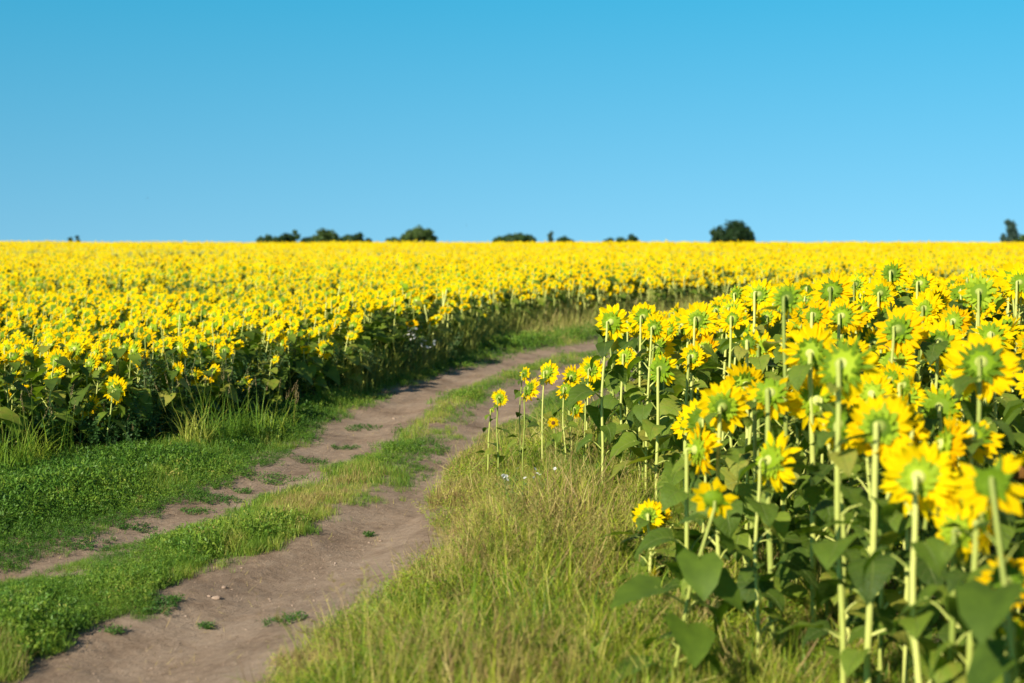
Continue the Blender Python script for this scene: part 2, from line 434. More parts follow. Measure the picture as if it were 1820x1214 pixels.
# ------------------------------------------------------------------ ground and track
def soil_mat(name, cols, bump, fine, straw=0.0, track=False):
    m, nt = mat_new(name)
    geo = N(nt, 'ShaderNodeNewGeometry')
    def noise(scale, detail=6, rough=.6, vec=None):
        n = N(nt, 'ShaderNodeTexNoise'); n.inputs['Scale'].default_value = scale; n.inputs['Detail'].default_value = detail; n.inputs['Roughness'].default_value = rough
        nt.links.new(vec if vec else geo.outputs['Position'], n.inputs['Vector']); return n
    n1 = noise(1.3); n2 = noise(14, 8, .7); n3 = noise(fine, 8, .75)
    ramp = N(nt, 'ShaderNodeValToRGB'); els = ramp.color_ramp.elements
    while len(els) < len(cols): els.new(.5)
    for i, (p, c) in enumerate(cols): els[i].position = p; els[i].color = (*c, 1)
    a = N(nt, 'ShaderNodeMath', operation='MULTIPLY_ADD'); a.inputs[1].default_value = .45; nt.links.new(n2.outputs['Fac'], a.inputs[0])
    b = N(nt, 'ShaderNodeMath', operation='MULTIPLY'); b.inputs[1].default_value = .55; nt.links.new(n1.outputs['Fac'], b.inputs[0]); nt.links.new(b.outputs[0], a.inputs[2])
    nt.links.new(a.outputs[0], ramp.inputs[0])
    p = N(nt, 'ShaderNodeBsdfPrincipled'); p.inputs['Roughness'].default_value = .95; p.inputs['Specular IOR Level'].default_value = .15
    colr = ramp.outputs[0]
    # small pebbles and crumbs
    vo = N(nt, 'ShaderNodeTexVoronoi'); vo.inputs['Scale'].default_value = 38; nt.links.new(geo.outputs['Position'], vo.inputs['Vector'])
    vr = N(nt, 'ShaderNodeValToRGB'); vr.color_ramp.elements[0].position = .0; vr.color_ramp.elements[0].color = (1, 1, 1, 1); vr.color_ramp.elements[1].position = .16; vr.color_ramp.elements[1].color = (0, 0, 0, 1)
    nt.links.new(vo.outputs['Distance'], vr.inputs[0])
    mx = N(nt, 'ShaderNodeMix', data_type='RGBA'); mx.inputs[7].default_value = (.42, .34, .29, 1)
    mf = N(nt, 'ShaderNodeMath', operation='MULTIPLY'); mf.inputs[1].default_value = .35; nt.links.new(vr.outputs[0], mf.inputs[0])
    nt.links.new(mf.outputs[0], mx.inputs[0]); nt.links.new(colr, mx.inputs[6])
    nt.links.new(mx.outputs[2], p.inputs['Base Color'])
    hsum = N(nt, 'ShaderNodeMath', operation='MULTIPLY_ADD'); hsum.inputs[1].default_value = .35
    nt.links.new(n3.outputs['Fac'], hsum.inputs[0]); nt.links.new(n2.outputs['Fac'], hsum.inputs[2])
    last = hsum.outputs[0]
    if track:   # tyre marks running along the ruts
        at_ = N(nt, 'ShaderNodeAttribute'); at_.attribute_name = 'along'
        nv = noise(1.0, 5, .6, at_.outputs['Vector'])
        h2 = N(nt, 'ShaderNodeMath', operation='MULTIPLY_ADD'); h2.inputs[1].default_value = .45
        nt.links.new(nv.outputs['Fac'], h2.inputs[0]); nt.links.new(last, h2.inputs[2]); last = h2.outputs[0]
    bp = N(nt, 'ShaderNodeBump'); bp.inputs['Strength'].default_value = 1.0; bp.inputs['Distance'].default_value = bump
    nt.links.new(last, bp.inputs['Height']); nt.links.new(bp.outputs[0], p.inputs['Normal'])
    o = N(nt, 'ShaderNodeOutputMaterial'); nt.links.new(p.outputs[0], o.inputs[0])
    return m
M_SOIL = soil_mat('soil', [(.25, (.11, .085, .055)), (.5, (.19, .15, .095)), (.75, (.27, .22, .14))], .03, 60)
M_DIRT = soil_mat('packed_dirt', [(.32, (.17, .11, .068)), (.48, (.31, .22, .148)), (.68, (.44, .33, .235))], .02, 90, track=True)

def graded(a, b, step, lo, hi, g=1.09):
    c = list(np.arange(a, b + 1e-6, step)); s = step; v = b
    while v < hi: s *= g; v += s; c.append(v)
    s = step; v = a; l = []
    while v > lo: s *= g; v -= s; l.append(v)
    return np.array(l[::-1] + c)
def build_ground():
    xs = graded(-5.5, 3.5, .05, -7000, 7000, 1.07); ys = graded(5.5, 32, .06, -60, 11000, 1.07)
    X, Y = np.meshgrid(xs, ys); Z = terrain(X, Y)
    # clods and wheel-pressed edges on the bare soil
    Z = Z + (fbm(X * 14, Y * 14, 77, 3) - .44) * .009 * (np.abs(X) < 12) * (Y < 45)
    V = np.stack([X, Y, Z], -1).reshape(-1, 3)
    nx, ny = len(xs), len(ys)
    i = np.arange(nx - 1)[None] + np.arange(ny - 1)[:, None] * nx
    Q = np.stack([i, i + 1, i + 1 + nx, i + nx], -1).reshape(-1, 4)
    cx = V[Q, 0].mean(1); cy = V[Q, 1].mean(1)
    dl = rutd(RL, cx, cy); dr = rutd(RR, cx, cy)
    on = (dl > -.75) & (dr < .8) & (cy < 60) & (cy > -20)
    res = []
    for nm, sel, mat in (('ground', ~on, M_SOIL), ('dirt_track', on, M_DIRT)):
        q = Q[sel]; used, inv = np.unique(q, return_inverse=True); q = inv.reshape(q.shape)
        tr = np.concatenate([q[:, [0, 1, 2]], q[:, [0, 2, 3]]])
        me = tri_mesh(nm, V[used], tr, None, [mat])
        if nm == 'dirt_track':
            vx, vy = V[used, 0], V[used, 1]
            al = np.stack([rutd(RR, vx, vy) * 16, vy * .9, rutd(RL, vx, vy) * 16], -1).astype(np.float32)
            a = me.attributes.new('along', 'FLOAT_VECTOR', 'POINT'); a.data.foreach_set('vector', al.ravel())
        o = link(bpy.data.objects.new(nm, me)); tag(o, kind='structure')
build_ground()

# ------------------------------------------------------------------ the two fields: where every plant stands
FACE = R(36)        # the flowers look away to the right
plants = []         # x, y, height, head width, facing, which field
def jitter_points(x0, x1, y0, y1, step, r):
    xs = np.arange(x0, x1, step); ys = np.arange(y0, y1, step)
    X, Y = np.meshgrid(xs, ys); X = X.ravel() + r.uniform(-.45, .45, X.size) * step; Y = Y.ravel() + r.uniform(-.45, .45, Y.size) * step
    return X, Y
def in_view(X, Y, m=.8): return (np.abs(X) < .36 * Y + m) & (Y > 4.4)

# hand-placed heads of the near field: photo x, y, head width px, distance, style, label
HAND = [
 (890, 703, 32, 13.6, 'open', 'small sunflower leftmost of the short ones beside the track corner'),
 (869, 726, 12, 13.7, 'green', 'small closed yellow bud on a thin leafy stalk left of the short sunflowers'),
 (929, 662, 27, 13.9, 'ragged', 'short sunflower turned sideways behind the two leftmost open ones'),
 (943, 690, 45, 13.4, 'open', 'short open sunflower second from the left beside the track, on a straight pale stem'),
 (975, 660, 46, 14.0, 'open', 'short sunflower raised above its neighbours in the little group by the track'),
 (1020, 668, 38, 14.3, 'open', 'short sunflower with a second darker head right in front of it'),
 (1010, 690, 36, 13.7, 'ragged', 'short sunflower with dark green back in the middle of the group by the track'),
 (1042, 694, 30, 13.5, 'ragged', 'short drooping sunflower with nearly black back below the rightmost of the group'),
 (1051, 655, 46, 13.9, 'open', 'wide short sunflower rightmost of the little group by the track'),
 (1016, 724, 36, 13.8, 'ragged', 'low ragged sunflower hiding under the short group by the track'),
 (988, 750, 21, 13.3, 'front', 'tiny sunflower facing the viewer low in the group by the track'),
 (1083, 570, 66, 12.4, 'open', 'tall sunflower standing highest at the left corner of the near field'),
 (1143, 562, 56, 13.2, 'open', 'tall sunflower right of the highest one at the field corner'),
 (1158, 580, 50, 12.3, 'open', 'sunflower overlapping the lower right of a taller twin near the field corner'),
 (1112, 632, 44, 13.6, 'ragged', 'half hidden sunflower behind the stem of the tall corner plant'),
 (1192, 585, 44, 13.1, 'ragged', 'sunflower with scattered petals between two larger corner heads'),
 (1237, 565, 62, 12.6, 'open', 'broad sunflower with star shaped sepals third tall one from the corner'),
 (1266, 550, 38, 14.4, 'ragged', 'narrow sunflower seen edge on above the corner thicket'),
 (1180, 655, 64, 11.6, 'green', 'large green head with few petals low at the field corner'),
 (1232, 632, 62, 12.2, 'wilted', 'wilting sunflower with curled petals beside the large green head'),
 (1256, 617, 58, 12.5, 'open', 'sunflower in the second rank right of the wilting head'),
 (1222, 672, 44, 12.9, 'ragged', 'low sunflower tucked under the wilting head'),
 (1304, 566, 52, 11.0, 'open', 'sunflower slightly blurred left of the edge on orange head'),
 (1334, 606, 44, 9.4, 'wilted', 'orange sunflower seen edge on hanging beside a thick stem'),
 (1356, 521, 60, 11.4, 'open', 'high sunflower spreading pointed petals against the far field'),
 (1405, 528, 66, 8.6, 'green', 'brownish green head with drooping dry petals on the skyline of the near field'),
 (1285, 717, 92, 8.0, 'open', 'large blurred sunflower alone above the leafy corner plants'),
 (1226, 755, 58, 10.6, 'open', 'low sunflower peeping between leaves under the large blurred one'),
 (1384, 697, 100, 7.6, 'wilted', 'dark backed wilting sunflower right of the large lone head'),
 (1474, 515, 70, 10.8, 'open', 'high sunflower with broad green back left of a small raised head'),
 (1528, 504, 46, 12.8, 'ragged', 'small raised green backed head between two high sunflowers'),
 (1566, 519, 55, 12.0, 'open', 'dark backed high sunflower just below the topmost head'),
 (1596, 482, 60, 12.4, 'open', 'topmost sunflower of the near field touching the far yellow band'),
 (1642, 546, 66, 10.6, 'open', 'sunflower with raised petals behind the brown spotted head'),
 (1528, 566, 60, 10.9, 'ragged', 'sunflower mostly hidden behind petals of the middle rank'),
 (1592, 584, 92, 9.2, 'open', 'wide sunflower with pale stem joint in the middle rank'),
 (1668, 604, 84, 9.4, 'open', 'round sunflower just right of the wide middle rank head'),
 (1702, 568, 60, 10.4, 'ragged', 'narrow sunflower turned to the right above the middle rank'),
 (1452, 624, 96, 7.8, 'open', 'blurred sunflower half behind the big green head'),
 (1514, 648, 128, 6.4, 'green', 'biggest green head with a thick stem in front of the middle rank'),
 (1588, 668, 62, 9.0, 'open', 'sunflower facing right under the wide middle rank head'),
 (1754, 645, 128, 7.0, 'open', 'very large sunflower with a dark green back near the right border'),
 (1742, 518, 74, 10.4, 'green', 'green seed head almost without petals on the right skyline'),
 (1808, 500, 58, 11.5, 'open', 'high sunflower cut by the right border on the skyline'),
 (1559, 757, 124, 6.3, 'open', 'large blurred sunflower with full yellow ring in the foreground'),
 (1640, 842, 134, 5.7, 'open', 'largest foreground sunflower with shadowed green centre and hooked stem'),
 (1688, 938, 96, 5.6, 'ragged', 'lower foreground sunflower tucked under the largest one'),
 (1762, 930, 100, 5.4, 'side', 'foreground sunflower seen edge on as a narrow yellow blade'),
 (1782, 1030, 104, 5.2, 'ragged', 'foreground sunflower low in the right corner with petals spread downwards'),
 (1799, 1112, 46, 5.0, 'green', 'yellow green unopened bud in the bottom right corner'),
 (1812, 838, 84, 7.2, 'front', 'sunflower facing the viewer with an orange centre at the right border'),
 (1160, 1032, 50, 8.6, 'side', 'low sunflower hanging sideways above the verge grass'),
 (1240, 1068, 22, 8.3, 'green', 'small yellow bud near the ground beside the verge grass'),
 (1620, 700, 66, 8.6, 'ragged', 'sunflower glimpsed between the foreground ring and the very large head'),
 (1440, 560, 60, 10.0, 'open', 'sunflower behind the brownish green head on the left of the middle rank'),
 (1494, 560, 64, 10.3, 'open', 'bright sunflower filling the gap before the high ones'),
 (1640, 500, 52, 13.6, 'open', 'sunflower on the skyline right of the topmost head'),
 (1690, 640, 60, 9.9, 'open', 'sunflower overlapped by the very large head near the right border'),
 (1420, 610, 62, 8.8, 'open', 'sunflower wedged left of the blurred one beside the big green head'),
 (1340, 700, 60, 8.4, 'ragged', 'sunflower squeezed between the lone large head and the dark wilting one'),
]
hand_xy = np.array([[(p[0] - 910) * p[3] / FPX, p[3]] for p in HAND])

r = np.random.default_rng(11)
rows = []
# near field
X, Y = jitter_points(.8, 17, 4.6, 40, .455, r)
ok = in_near(X, Y) & in_view(X, Y)
ok &= ~((Y < 6.6) & (X < .37 * Y - .15)) | (Y > 7.4)
X, Y = X[ok], Y[ok]
dd = np.min(np.hypot(X[:, None] - hand_xy[None, :, 0], Y[:, None] - hand_xy[None, :, 1]), 1)
ok = dd > .24; X, Y = X[ok], Y[ok]
cl = r.random(len(X)) < .35; X = X + cl * (np.round(X / .9) * .9 - X) * .5; Y = Y + cl * (np.round(Y / 1.1) * 1.1 - Y) * .5
hh = 1.30 + .20 * sstep(8, 13, Y) + r.normal(0, .09, len(X)) - .16 * (1 - sstep(0, .9, X - near_edge(Y)))
hh -= .12 * sstep(14, 20, Y) + .12 * sstep(20, 28, Y)
# the corner by the bend grows lower and lets the far field edge show over it
pxs = 910 + X * FPX / Y
ylim = np.interp(pxs, [1040, 1250, 1325, 1400, 1820], [566, 560, 522, 508, 486]) + r.uniform(-12, 26, len(X))
ylim = np.where(Y < 11.9, np.maximum(ylim, np.interp(pxs, [1090, 1200, 1290, 1360], [1000, 880, 640, 500]) + r.uniform(-20, 40, len(X))), ylim)
zl = H - (ylim - HOR) * Y / FPX - terrain(X, Y)
hh = np.minimum(hh, zl); ok = hh > np.where(Y < 11.9, .45, .75); X, Y, hh = X[ok], Y[ok], hh[ok]
for x, y, h in zip(X, Y, hh): rows.append((x, y, h, r.uniform(.24, .37) * min(1, .35 + .65 * h / 1.1), FACE - R(8) + r.normal(0, .5), 1))
# big field beyond the track, thinning with distance
for y0, y1, step in ((9, 26, .355), (26, 48, .38), (48, 75, .48), (75, 125, .74), (125, 215, 1.05)):
    X, Y = jitter_points(-.37 * y1 - 2, .37 * y1 + 2, y0, y1, step, r)
    ok = in_far(X, Y) & in_view(X, Y, 1.6) & ~(in_near(X, Y - 1.0))
    X, Y = X[ok], Y[ok]
    gap = np.zeros(len(X), bool)
    for gx, gy, ga, gb in ((-5.2, 25.5, 1.3, .9), (-3.2, 26.5, .8, .7), (-6.8, 30, 1.2, 1.0), (-2.2, 31.5, .9, .8), (-7.4, 20.5, .9, .6), (1.2, 41, 1.2, 1.0), (-9, 36, 1.6, 1.2)): gap |= ((X - gx) / ga) ** 2 + ((Y - gy) / gb) ** 2 < 1
    keep = ~gap | (r.random(len(X)) < .25); X, Y = X[keep], Y[keep]
    patch = fbm(X * .22, Y * .12, 51, 3)
    hh = 1.10 + r.normal(0, .085, len(X)) + (patch - .44) * .5
    ed = Y - field_front(X)
    hh -= .12 * (1 - sstep(0, 1.6, ed)) + .38 * (1 - sstep(.2, 1.6, ed)) * r.random(len(X)) ** 2
    hh += .12 * sstep(60, 120, Y)
    D = r.uniform(.25, .37, len(X)) * (1 + .18 * sstep(60, 160, Y)) * (.72 + .62 * patch) * (1 - (.26 - .36 * sstep(.36, .54, fbm(X * .07, Y * .035, 53, 3))) * sstep(38, 60, Y))
    for x, y, h, d, e in zip(X, Y, hh, D, ed): rows.append((x, y, max(.5, h), d, FACE + r.normal(0, .34), 0))
X, Y = jitter_points(-1.6, 20, 30, 60, .42, r)
ed = Y - field_front(X); ok = (ed > -.1) & (ed < 1.6) & in_view(X, Y, 1.0); X, Y = X[ok], Y[ok]
for x, y in zip(X, Y): rows.append((x, y, r.uniform(.8, 1.15), r.uniform(.18, .28), FACE + r.normal(0, .34), 0))
P = np.array(rows)
Zg = terrain(P[:, 0], P[:, 1])
size = P[:, 3] / P[:, 1]
# the ones that show largest stand as objects of their own, the rest are the field mass
front = (P[:, 1] - field_front(P[:, 0])) < 1.3
vis = (np.abs(P[:, 0]) < .36 * P[:, 1] - .0) & ~((P[:, 5] == 1) & (P[:, 1] < 7.0) & (P[:, 0] < 1.0))
score = size * np.where((P[:, 5] == 0), np.where(front, 1.15, .95), 1.0) * vis
N_SINGLE = 300 - len(HAND)
order = np.argsort(-score)
single = order[:N_SINGLE]; mass = order[N_SINGLE:]

def build_mass():
    rn = random.Random(5)
    styles = ['open', 'open', 'open', 'ragged', 'ragged', 'open', 'green']
    protos = []
    sets = []
    for lod, nlf, cnt in ((1, 12, 14), (1, 8, 12), (2, 4, 12)):
        ids = []
        for i in range(cnt):
            g = whole_plant(rn, 1.0, .21, lod, styles[i % 7], nlf, .0075 if lod == 1 else .008)
            ids.append(len(protos)); protos.append(g.arr())
        sets.append(ids)
    ids = []
    for i in range(8):
        g = whole_plant(rn, 1.0, .21, 2, 'open', 1, .008); ids.append(len(protos)); protos.append(g.arr())
    sets.append(ids)
    ids = []
    for i in range(8):
        g = whole_plant(rn, 1.0, .21, 1, 'open', 3, .013); ids.append(len(protos)); protos.append(g.arr())
    sets.append(ids)
    p = P[mass]; z = Zg[mass]
    y = p[:, 1]
    lv = np.where(y < 26, 0, np.where(y < 48, 1, np.where(y < 90, 2, 3)))
    idx = np.zeros(len(p), int)
    for k in range(4):
        s = lv == k; idx[s] = r.choice(sets[k], s.sum())
    bare_front = (p[:, 5] == 0) & (p[:, 0] > -1.6) & (y - field_front(p[:, 0]) < 1.4) & (y < 60)
    idx[bare_front] = r.choice(sets[4], bare_front.sum())
    # head width follows the plant scale; wide ones get a broader scale than a tall one
    wide = p[:, 3] / .21
    S = np.stack([wide, wide, p[:, 2]], -1) ; S[:, :2] = S[:, :2] * .8 + p[:, 2:3] * .2
    rot = np.einsum('nij,njk->nik', tilt_mats(r.normal(0, .05, len(p)), r.normal(0, .05, len(p))), rotz_mats(-p[:, 4]))
    me = scatter_mesh('sunflower_field', protos, idx, np.stack([p[:, 0], y, z], -1), rot, S, PV, r.random(len(p)), True)
    o = link(bpy.data.objects.new('sunflower_field', me))
    tag(o, 'yellow sunflowers massed together as far as the horizon behind the track', 'sunflower field', kind='stuff')
build_mass()

# ------------------------------------------------------------------ single sunflowers
rnd = random.Random(21)
HEADS = {}
for st in ('open', 'ragged', 'green', 'wilted'):
    HEADS[st] = []
    for k in range({'open': 9, 'ragged': 7, 'green': 5, 'wilted': 3}[st]):
        G = head_geo(rnd, st, 0)
        HEADS[st].append({n: G[n].mesh(n, PM) for n in G})
LEAVES = [leaf_mesh(rnd) for k in range(12)]
LEAVES_FAR = [leaf_geo(rnd, 1).mesh('leaf', PM) for k in range(6)]

def single_plant(x, y, h, D, face, style, label, group, nleaf, rad, pitch=None, lean=None, near=True, leaf_k=1.0, zoff=None):
    base = empty('sunflower', (x, y, T(x, y) - .01), -face)
    tag(base, label, 'sunflower', group)
    if pitch is None: pitch = rnd.choice((rnd.uniform(-.1, .4), rnd.uniform(.1, .6), rnd.uniform(.5, 1.15)))
    pts, hd = stem_path(rnd, h, D, pitch, lean)
    # smooth the centreline
    PP = np.array(pts); t = np.linspace(0, 1, len(PP)); tt = np.linspace(0, 1, 15)
    q = np.stack([np.interp(tt, t, PP[:, k]) for k in range(3)], -1)
    q[1:-1] = .25 * q[:-2] + .5 * q[1:-1] + .25 * q[2:]
    g = Geo(); g.tube(q, [rad * (1.08 - .42 * i / 14) for i in range(15)], 7 if near else 5, 0)
    o = link(bpy.data.objects.new('stem', g.mesh('stem', PM)), base)
    hs = rnd.choice(HEADS[style]); Mx = frame_head(hd, D, pitch, rnd.uniform(0, 6.28), rnd.uniform(-.3, .3))
    ho = link(bpy.data.objects.new('flower_head', hs['flower_head']), base)
    loc, rot, scl = Mx.decompose(); ho.location = loc; ho.rotation_euler = rot.to_euler(); ho.scale = scl
    for k in ('petals', 'sepals', 'seed_disc'):
        link(bpy.data.objects.new(k, hs[k]), ho)
    for i in range(nleaf):
        f = .20 + .77 * (i + rnd.uniform(-.35, .35)) / max(nleaf - .6, 1); f = min(max(f, .1), .95)
        k = rnd.uniform(.6, 1.3) * leaf_k * (1 - .5 * max(0, f - .5) / .5)
        z = h * f
        lx = np.interp(z, q[:11, 2], q[:11, 0]); ly = np.interp(z, q[:11, 2], q[:11, 1])
        lo = link(bpy.data.objects.new('leaf', rnd.choice(LEAVES if near else LEAVES_FAR)), base)
        lo.location = (lx, ly, z); lo.rotation_euler = (rnd.uniform(-.12, .12), 0, i * 2.4 + rnd.uniform(-.5, .5)); lo.scale = (k, k, k)
    return base

for (px, py, w_, d, st, lab) in HAND:
    p = at(px, py, d); D = w_ * d / FPX * 1.13
    face = FACE + rnd.uniform(-.25, .2); pitch = rnd.uniform(-.1, .55)
    if d < 9: face = math.atan2(p.x, p.y) + R(rnd.uniform(2, 20))
    style = st; 
    if st == 'front': face = R(190) + rnd.uniform(-.2, .2); style = 'open'; pitch = .15
    if st == 'side': face = R(100); style = 'open'; pitch = .2; D *= 1.0
    small = px < 1060 and d > 13
    h = p.z - T(p.x, p.y)
    # step the base back so that the head, which hangs in front of the stem, lands on its place
    off = .33 * D
    bx, by = p.x - math.sin(face) * off, p.y - math.cos(face) * off
    single_plant(bx, by, max(.18, h), D, face, style, lab, 'sunflowers along the near field edge' if not small else 'short sunflowers by the track corner',
                 (5 if small else (9 if d > 9.5 else 10)), (.0075 if small else (.0125 if d > 8 else .0145)) * rnd.uniform(.85, 1.15), pitch, lean=(rnd.uniform(-.05, .05), 0), leaf_k=(.6 if small else (1.4 if d > 9 else 1.12)))

def zone_of(x, y, fld):
    px = 910 + x * FPX / y
    if fld == 1:
        a = 'nearest rows of near field' if y < 10.5 else ('middle rows of near field' if y < 13.5 else ('back rows of near field' if y < 17 else 'farthest rows of near field'))
        b = 'left part' if px < 1450 else ('centre' if px < 1650 else 'right border')
        return a + ', ' + b
    e = y - float(field_front(x))
    a = 'front row' if e < .6 else ('second row' if e < 1.2 else ('third row' if e < 1.9 else ('fourth row' if e < 2.8 else 'deeper rows')))
    b = 'at left border' if px < 160 else ('above dark weeds' if px < 330 else ('above leafy verge' if px < 520 else 'beside track bend'))
    return a + ' of big field ' + b
zones = {}
for i in single:
    x, y, h, D, f, fld = P[i]; zones.setdefault(zone_of(x, y, fld), []).append(i)
ORD = ['leftmost', 'second', 'third', 'fourth', 'fifth', 'sixth', 'seventh', 'eighth', 'ninth', 'tenth', 'eleventh', 'twelfth', 'thirteenth', 'fourteenth', 'fifteenth', 'sixteenth', 'seventeenth', 'eighteenth', 'nineteenth', 'twentieth']
ORD += ['twenty ' + o for o in ['first'] + ORD[1:9]] + ['thirtieth'] + ['thirty ' + o for o in ['first'] + ORD[1:9]] + ['fortieth'] + ['forty ' + o for o in ['first'] + ORD[1:9]] + ['fiftieth']
for zn, ids in zones.items():
    ids.sort(key=lambda i: P[i][0] / P[i][1])
    for k, i in enumerate(ids):
        x, y, h, D, f, fld = P[i]
        st = rnd.choice(['open', 'open', 'open', 'ragged', 'ragged', 'green'] if fld else ['open', 'open', 'open', 'ragged', 'ragged'])
        desc = {'open': 'full yellow', 'ragged': 'ragged yellow', 'green': 'green backed'}[st]
        lab = ('%s sunflower, %s%s, %s' % (desc, ORD[min(k, len(ORD) - 1)], '' if k == 0 else ' from left', zn))
        if fld: single_plant(x, y, h, D, f, st, lab, 'sunflowers filling the near field', 10, .012 * rnd.uniform(.8, 1.2), near=y < 14, leaf_k=(1.15 if y < 8.5 else 1.35))
        else: single_plant(x, y, h, D, f, st, lab, 'sunflowers along the front of the big field', 8, .0078, near=False, leaf_k=1.35)

# ------------------------------------------------------------------ grass and herbs
G_LUSH = leafy('lush_green', [(0, (.045, .13, .012)), (.40, (.120, .245, .024)), (.75, (.25, .36, .035)), (.92, (.50, .48, .10)), (1, (.42, .30, .12))], 'var', .3, .5, 3.0, .5, .3)
G_DRY = leafy('dry_mixed', [(0, (.07, .16, .012)), (.30, (.19, .31, .016)), (.52, (.42, .46, .035)), (.74, (.60, .48, .16)), (.88, (.40, .27, .11)), (1, (.17, .10, .045))], 'var', .24, .5, 3.0, .35, .3)
G_TAN = leafy('tan_grass', [(0, (.14, .20, .02)), (.5, (.38, .40, .08)), (1, (.60, .46, .18))], 'var', .3, .6, 1.5, .5, .3)
G_SEED = leafy('seed_heads', [(0, (.17, .13, .035)), (1, (.38, .32, .09))], 'var', .2, .7, 40, .4, .2)
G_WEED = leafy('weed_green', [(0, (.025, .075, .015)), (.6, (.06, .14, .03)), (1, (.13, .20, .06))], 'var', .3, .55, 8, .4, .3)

def blade(rn, L, W, bend, seg=3, m=0):
    g = Geo(); pts, sides, ups, ws = [], [], [], []; p = np.array((0., 0., -.01)); a = rn.uniform(-.1, .3)
    for i in range(seg + 1):
        t = i / seg; pts.append(p.copy()); sides.append(np.array((1., 0, 0))); ups.append(np.array((0, -1., 0)))
        ws.append(W * (1 - t) ** .6 if i < seg else W * .04)
        th = a + bend * t; p = p + np.array((0, math.sin(th), math.cos(th))) * L / seg
    g.strip(pts, sides, ups, ws, m, 0, 1); return g
def tuft(rn, n, L, W, spread, m=0, seg=3):
    g = Geo()
    for i in range(n):
        b = blade(rn, L * rn.uniform(.55, 1.1), W * rn.uniform(.7, 1.3), rn.uniform(.2, 1.5), seg, m)
        a = rn.uniform(0, 6.3); q = rn.uniform(0, 1) ** .5 * spread
        g.add(b, Matrix.Translation((q * math.cos(a), q * math.sin(a), 0)) @ Matrix.Rotation(rn.uniform(0, 6.3), 4, 'Z'))
    return g
def leaflet(g, p, d, s, L, W, m=0):
    p = np.array(p); d = np.array(d) / np.linalg.norm(d); s = np.array(s) - d * np.dot(s, d); s = s / (np.linalg.norm(s) + 1e-9)
    b = len(g.v); g.v += [p, p + d * L * .5 + s * W / 2, p + d * L, p + d * L * .5 - s * W / 2]; g.quad(b, b + 1, b + 2, b + 3, m)
def sprig(rn, h, n, L, W, spread, m=0, stems=3):
    """low herb: a few sprawling stems set with small leaves"""
    g = Geo()
    for s_ in range(stems):
        a = rn.uniform(0, 6.3); out_ = rn.uniform(.2, 1) * spread; hh = h * rn.uniform(.5, 1)
        for i in range(n):
            t = (i + rn.random()) / n
            p = (math.cos(a) * out_ * t + rn.uniform(-.01, .01), math.sin(a) * out_ * t + rn.uniform(-.01, .01), hh * math.sin(t * 1.7))
            az = rn.uniform(0, 6.3); el = rn.uniform(-.3, 1.1)
            d = (math.cos(az) * math.cos(el), math.sin(az) * math.cos(el), math.sin(el)); s = (rn.uniform(-1, 1), rn.uniform(-1, 1), rn.uniform(-.4, .4))
            leaflet(g, p, d, s, L * rn.uniform(.6, 1.2), W * rn.uniform(.6, 1.2), m)
    return g
def foxtail(rn, h, m_st, m_hd):
    g = Geo(); b = rn.uniform(.1, .45); pts = []; p = np.array((0., 0, 0)); th = 0
    for i in range(6): pts.append(p.copy()); th += b / 5; p = p + np.array((0, math.sin(th), math.cos(th))) * h / 5
    g.tube(pts[:5], [.0013] * 5, 3, m_st)
    e = pts[4]; d = (pts[5] - pts[4]); d = d / np.linalg.norm(d); L = rn.uniform(.05, .09)
    g.tube([e, e + d * L * .3, e + d * L * .75, e + d * L], [.002, .0055, .0045, .001], 5, m_hd)
    return g

def sample(n, y0, y1, x0f, x1f, rr, pw=1.0):
    """ground points, drawn thicker near the camera"""
    u = rr.random(n)
    if pw == 1.0: Y = y0 * (y1 / y0) ** u
    else: Y = (y0 ** (1 - pw) + u * (y1 ** (1 - pw) - y0 ** (1 - pw))) ** (1 / (1 - pw))
    a, b = x0f(Y), x1f(Y); return a + rr.random(n) * (b - a), Y
def bare(X, Y):
    """0 on the wheel tracks, 1 where plants cover the ground"""
    dl = rutd(RL, X, Y); dr = rutd(RR, X, Y)
    midz = (dl > 0) & (dr < 0); thin = np.where(midz | (np.abs(dl) < .9), sstep(.20, .38, fbm(X * 3.1, Y * 2.6, 25)), 1.0)
    n = fbm(X * 1.6, Y * 1.1, 5) - .46; n2 = fbm(X * 5, Y * 4, 15) - .46
    wl = np.interp(Y, [8, 10.5, 13, 15, 40], [.18, .22, .34, .44, .44]); wr = np.interp(Y, [6, 9, 11.5, 13.5, 14.5, 17, 18.5, 40], [.62, .56, .46, .24, .16, .18, .38, .42]) + .24 * (dr > 0) * (1 - sstep(10.6, 11.8, Y)) - .14 * (dr > 0) * sstep(11.8, 12.6, Y) * (1 - sstep(16.5, 18, Y))
    a = sstep(-.05, .10, np.abs(dl) - wl + n * .55 + n2 * .45); b = sstep(-.05, .10, np.abs(dr) - wr + n * (.35 + .35 * (dr < 0)) + n2 * (.35 + .25 * (dr < 0)))
    return a * b * thin, dl, dr
GS = r
def scatter_obj(name, label, cat, protos, X, Y, scale, mats, var, lean=.2, idx=None, rr=None, wind=0.0):
    rr = rr or GS; n = len(X)
    idx = rr.integers(0, len(protos), n) if idx is None else idx
    rot = np.einsum('nij,njk->nik', tilt_mats(rr.normal(0, lean, n), rr.normal(0, lean, n) + wind), rotz_mats(rr.uniform(0, 6.3, n)))
    me = scatter_mesh(name, [g.arr() for g in protos], idx, np.stack([X, Y, terrain(X, Y)], -1), rot, scale, mats, var, False)
    o = link(bpy.data.objects.new(name, me)); tag(o, label, cat, kind='stuff'); return o

rn = random.Random(3); rr = np.random.default_rng(33)
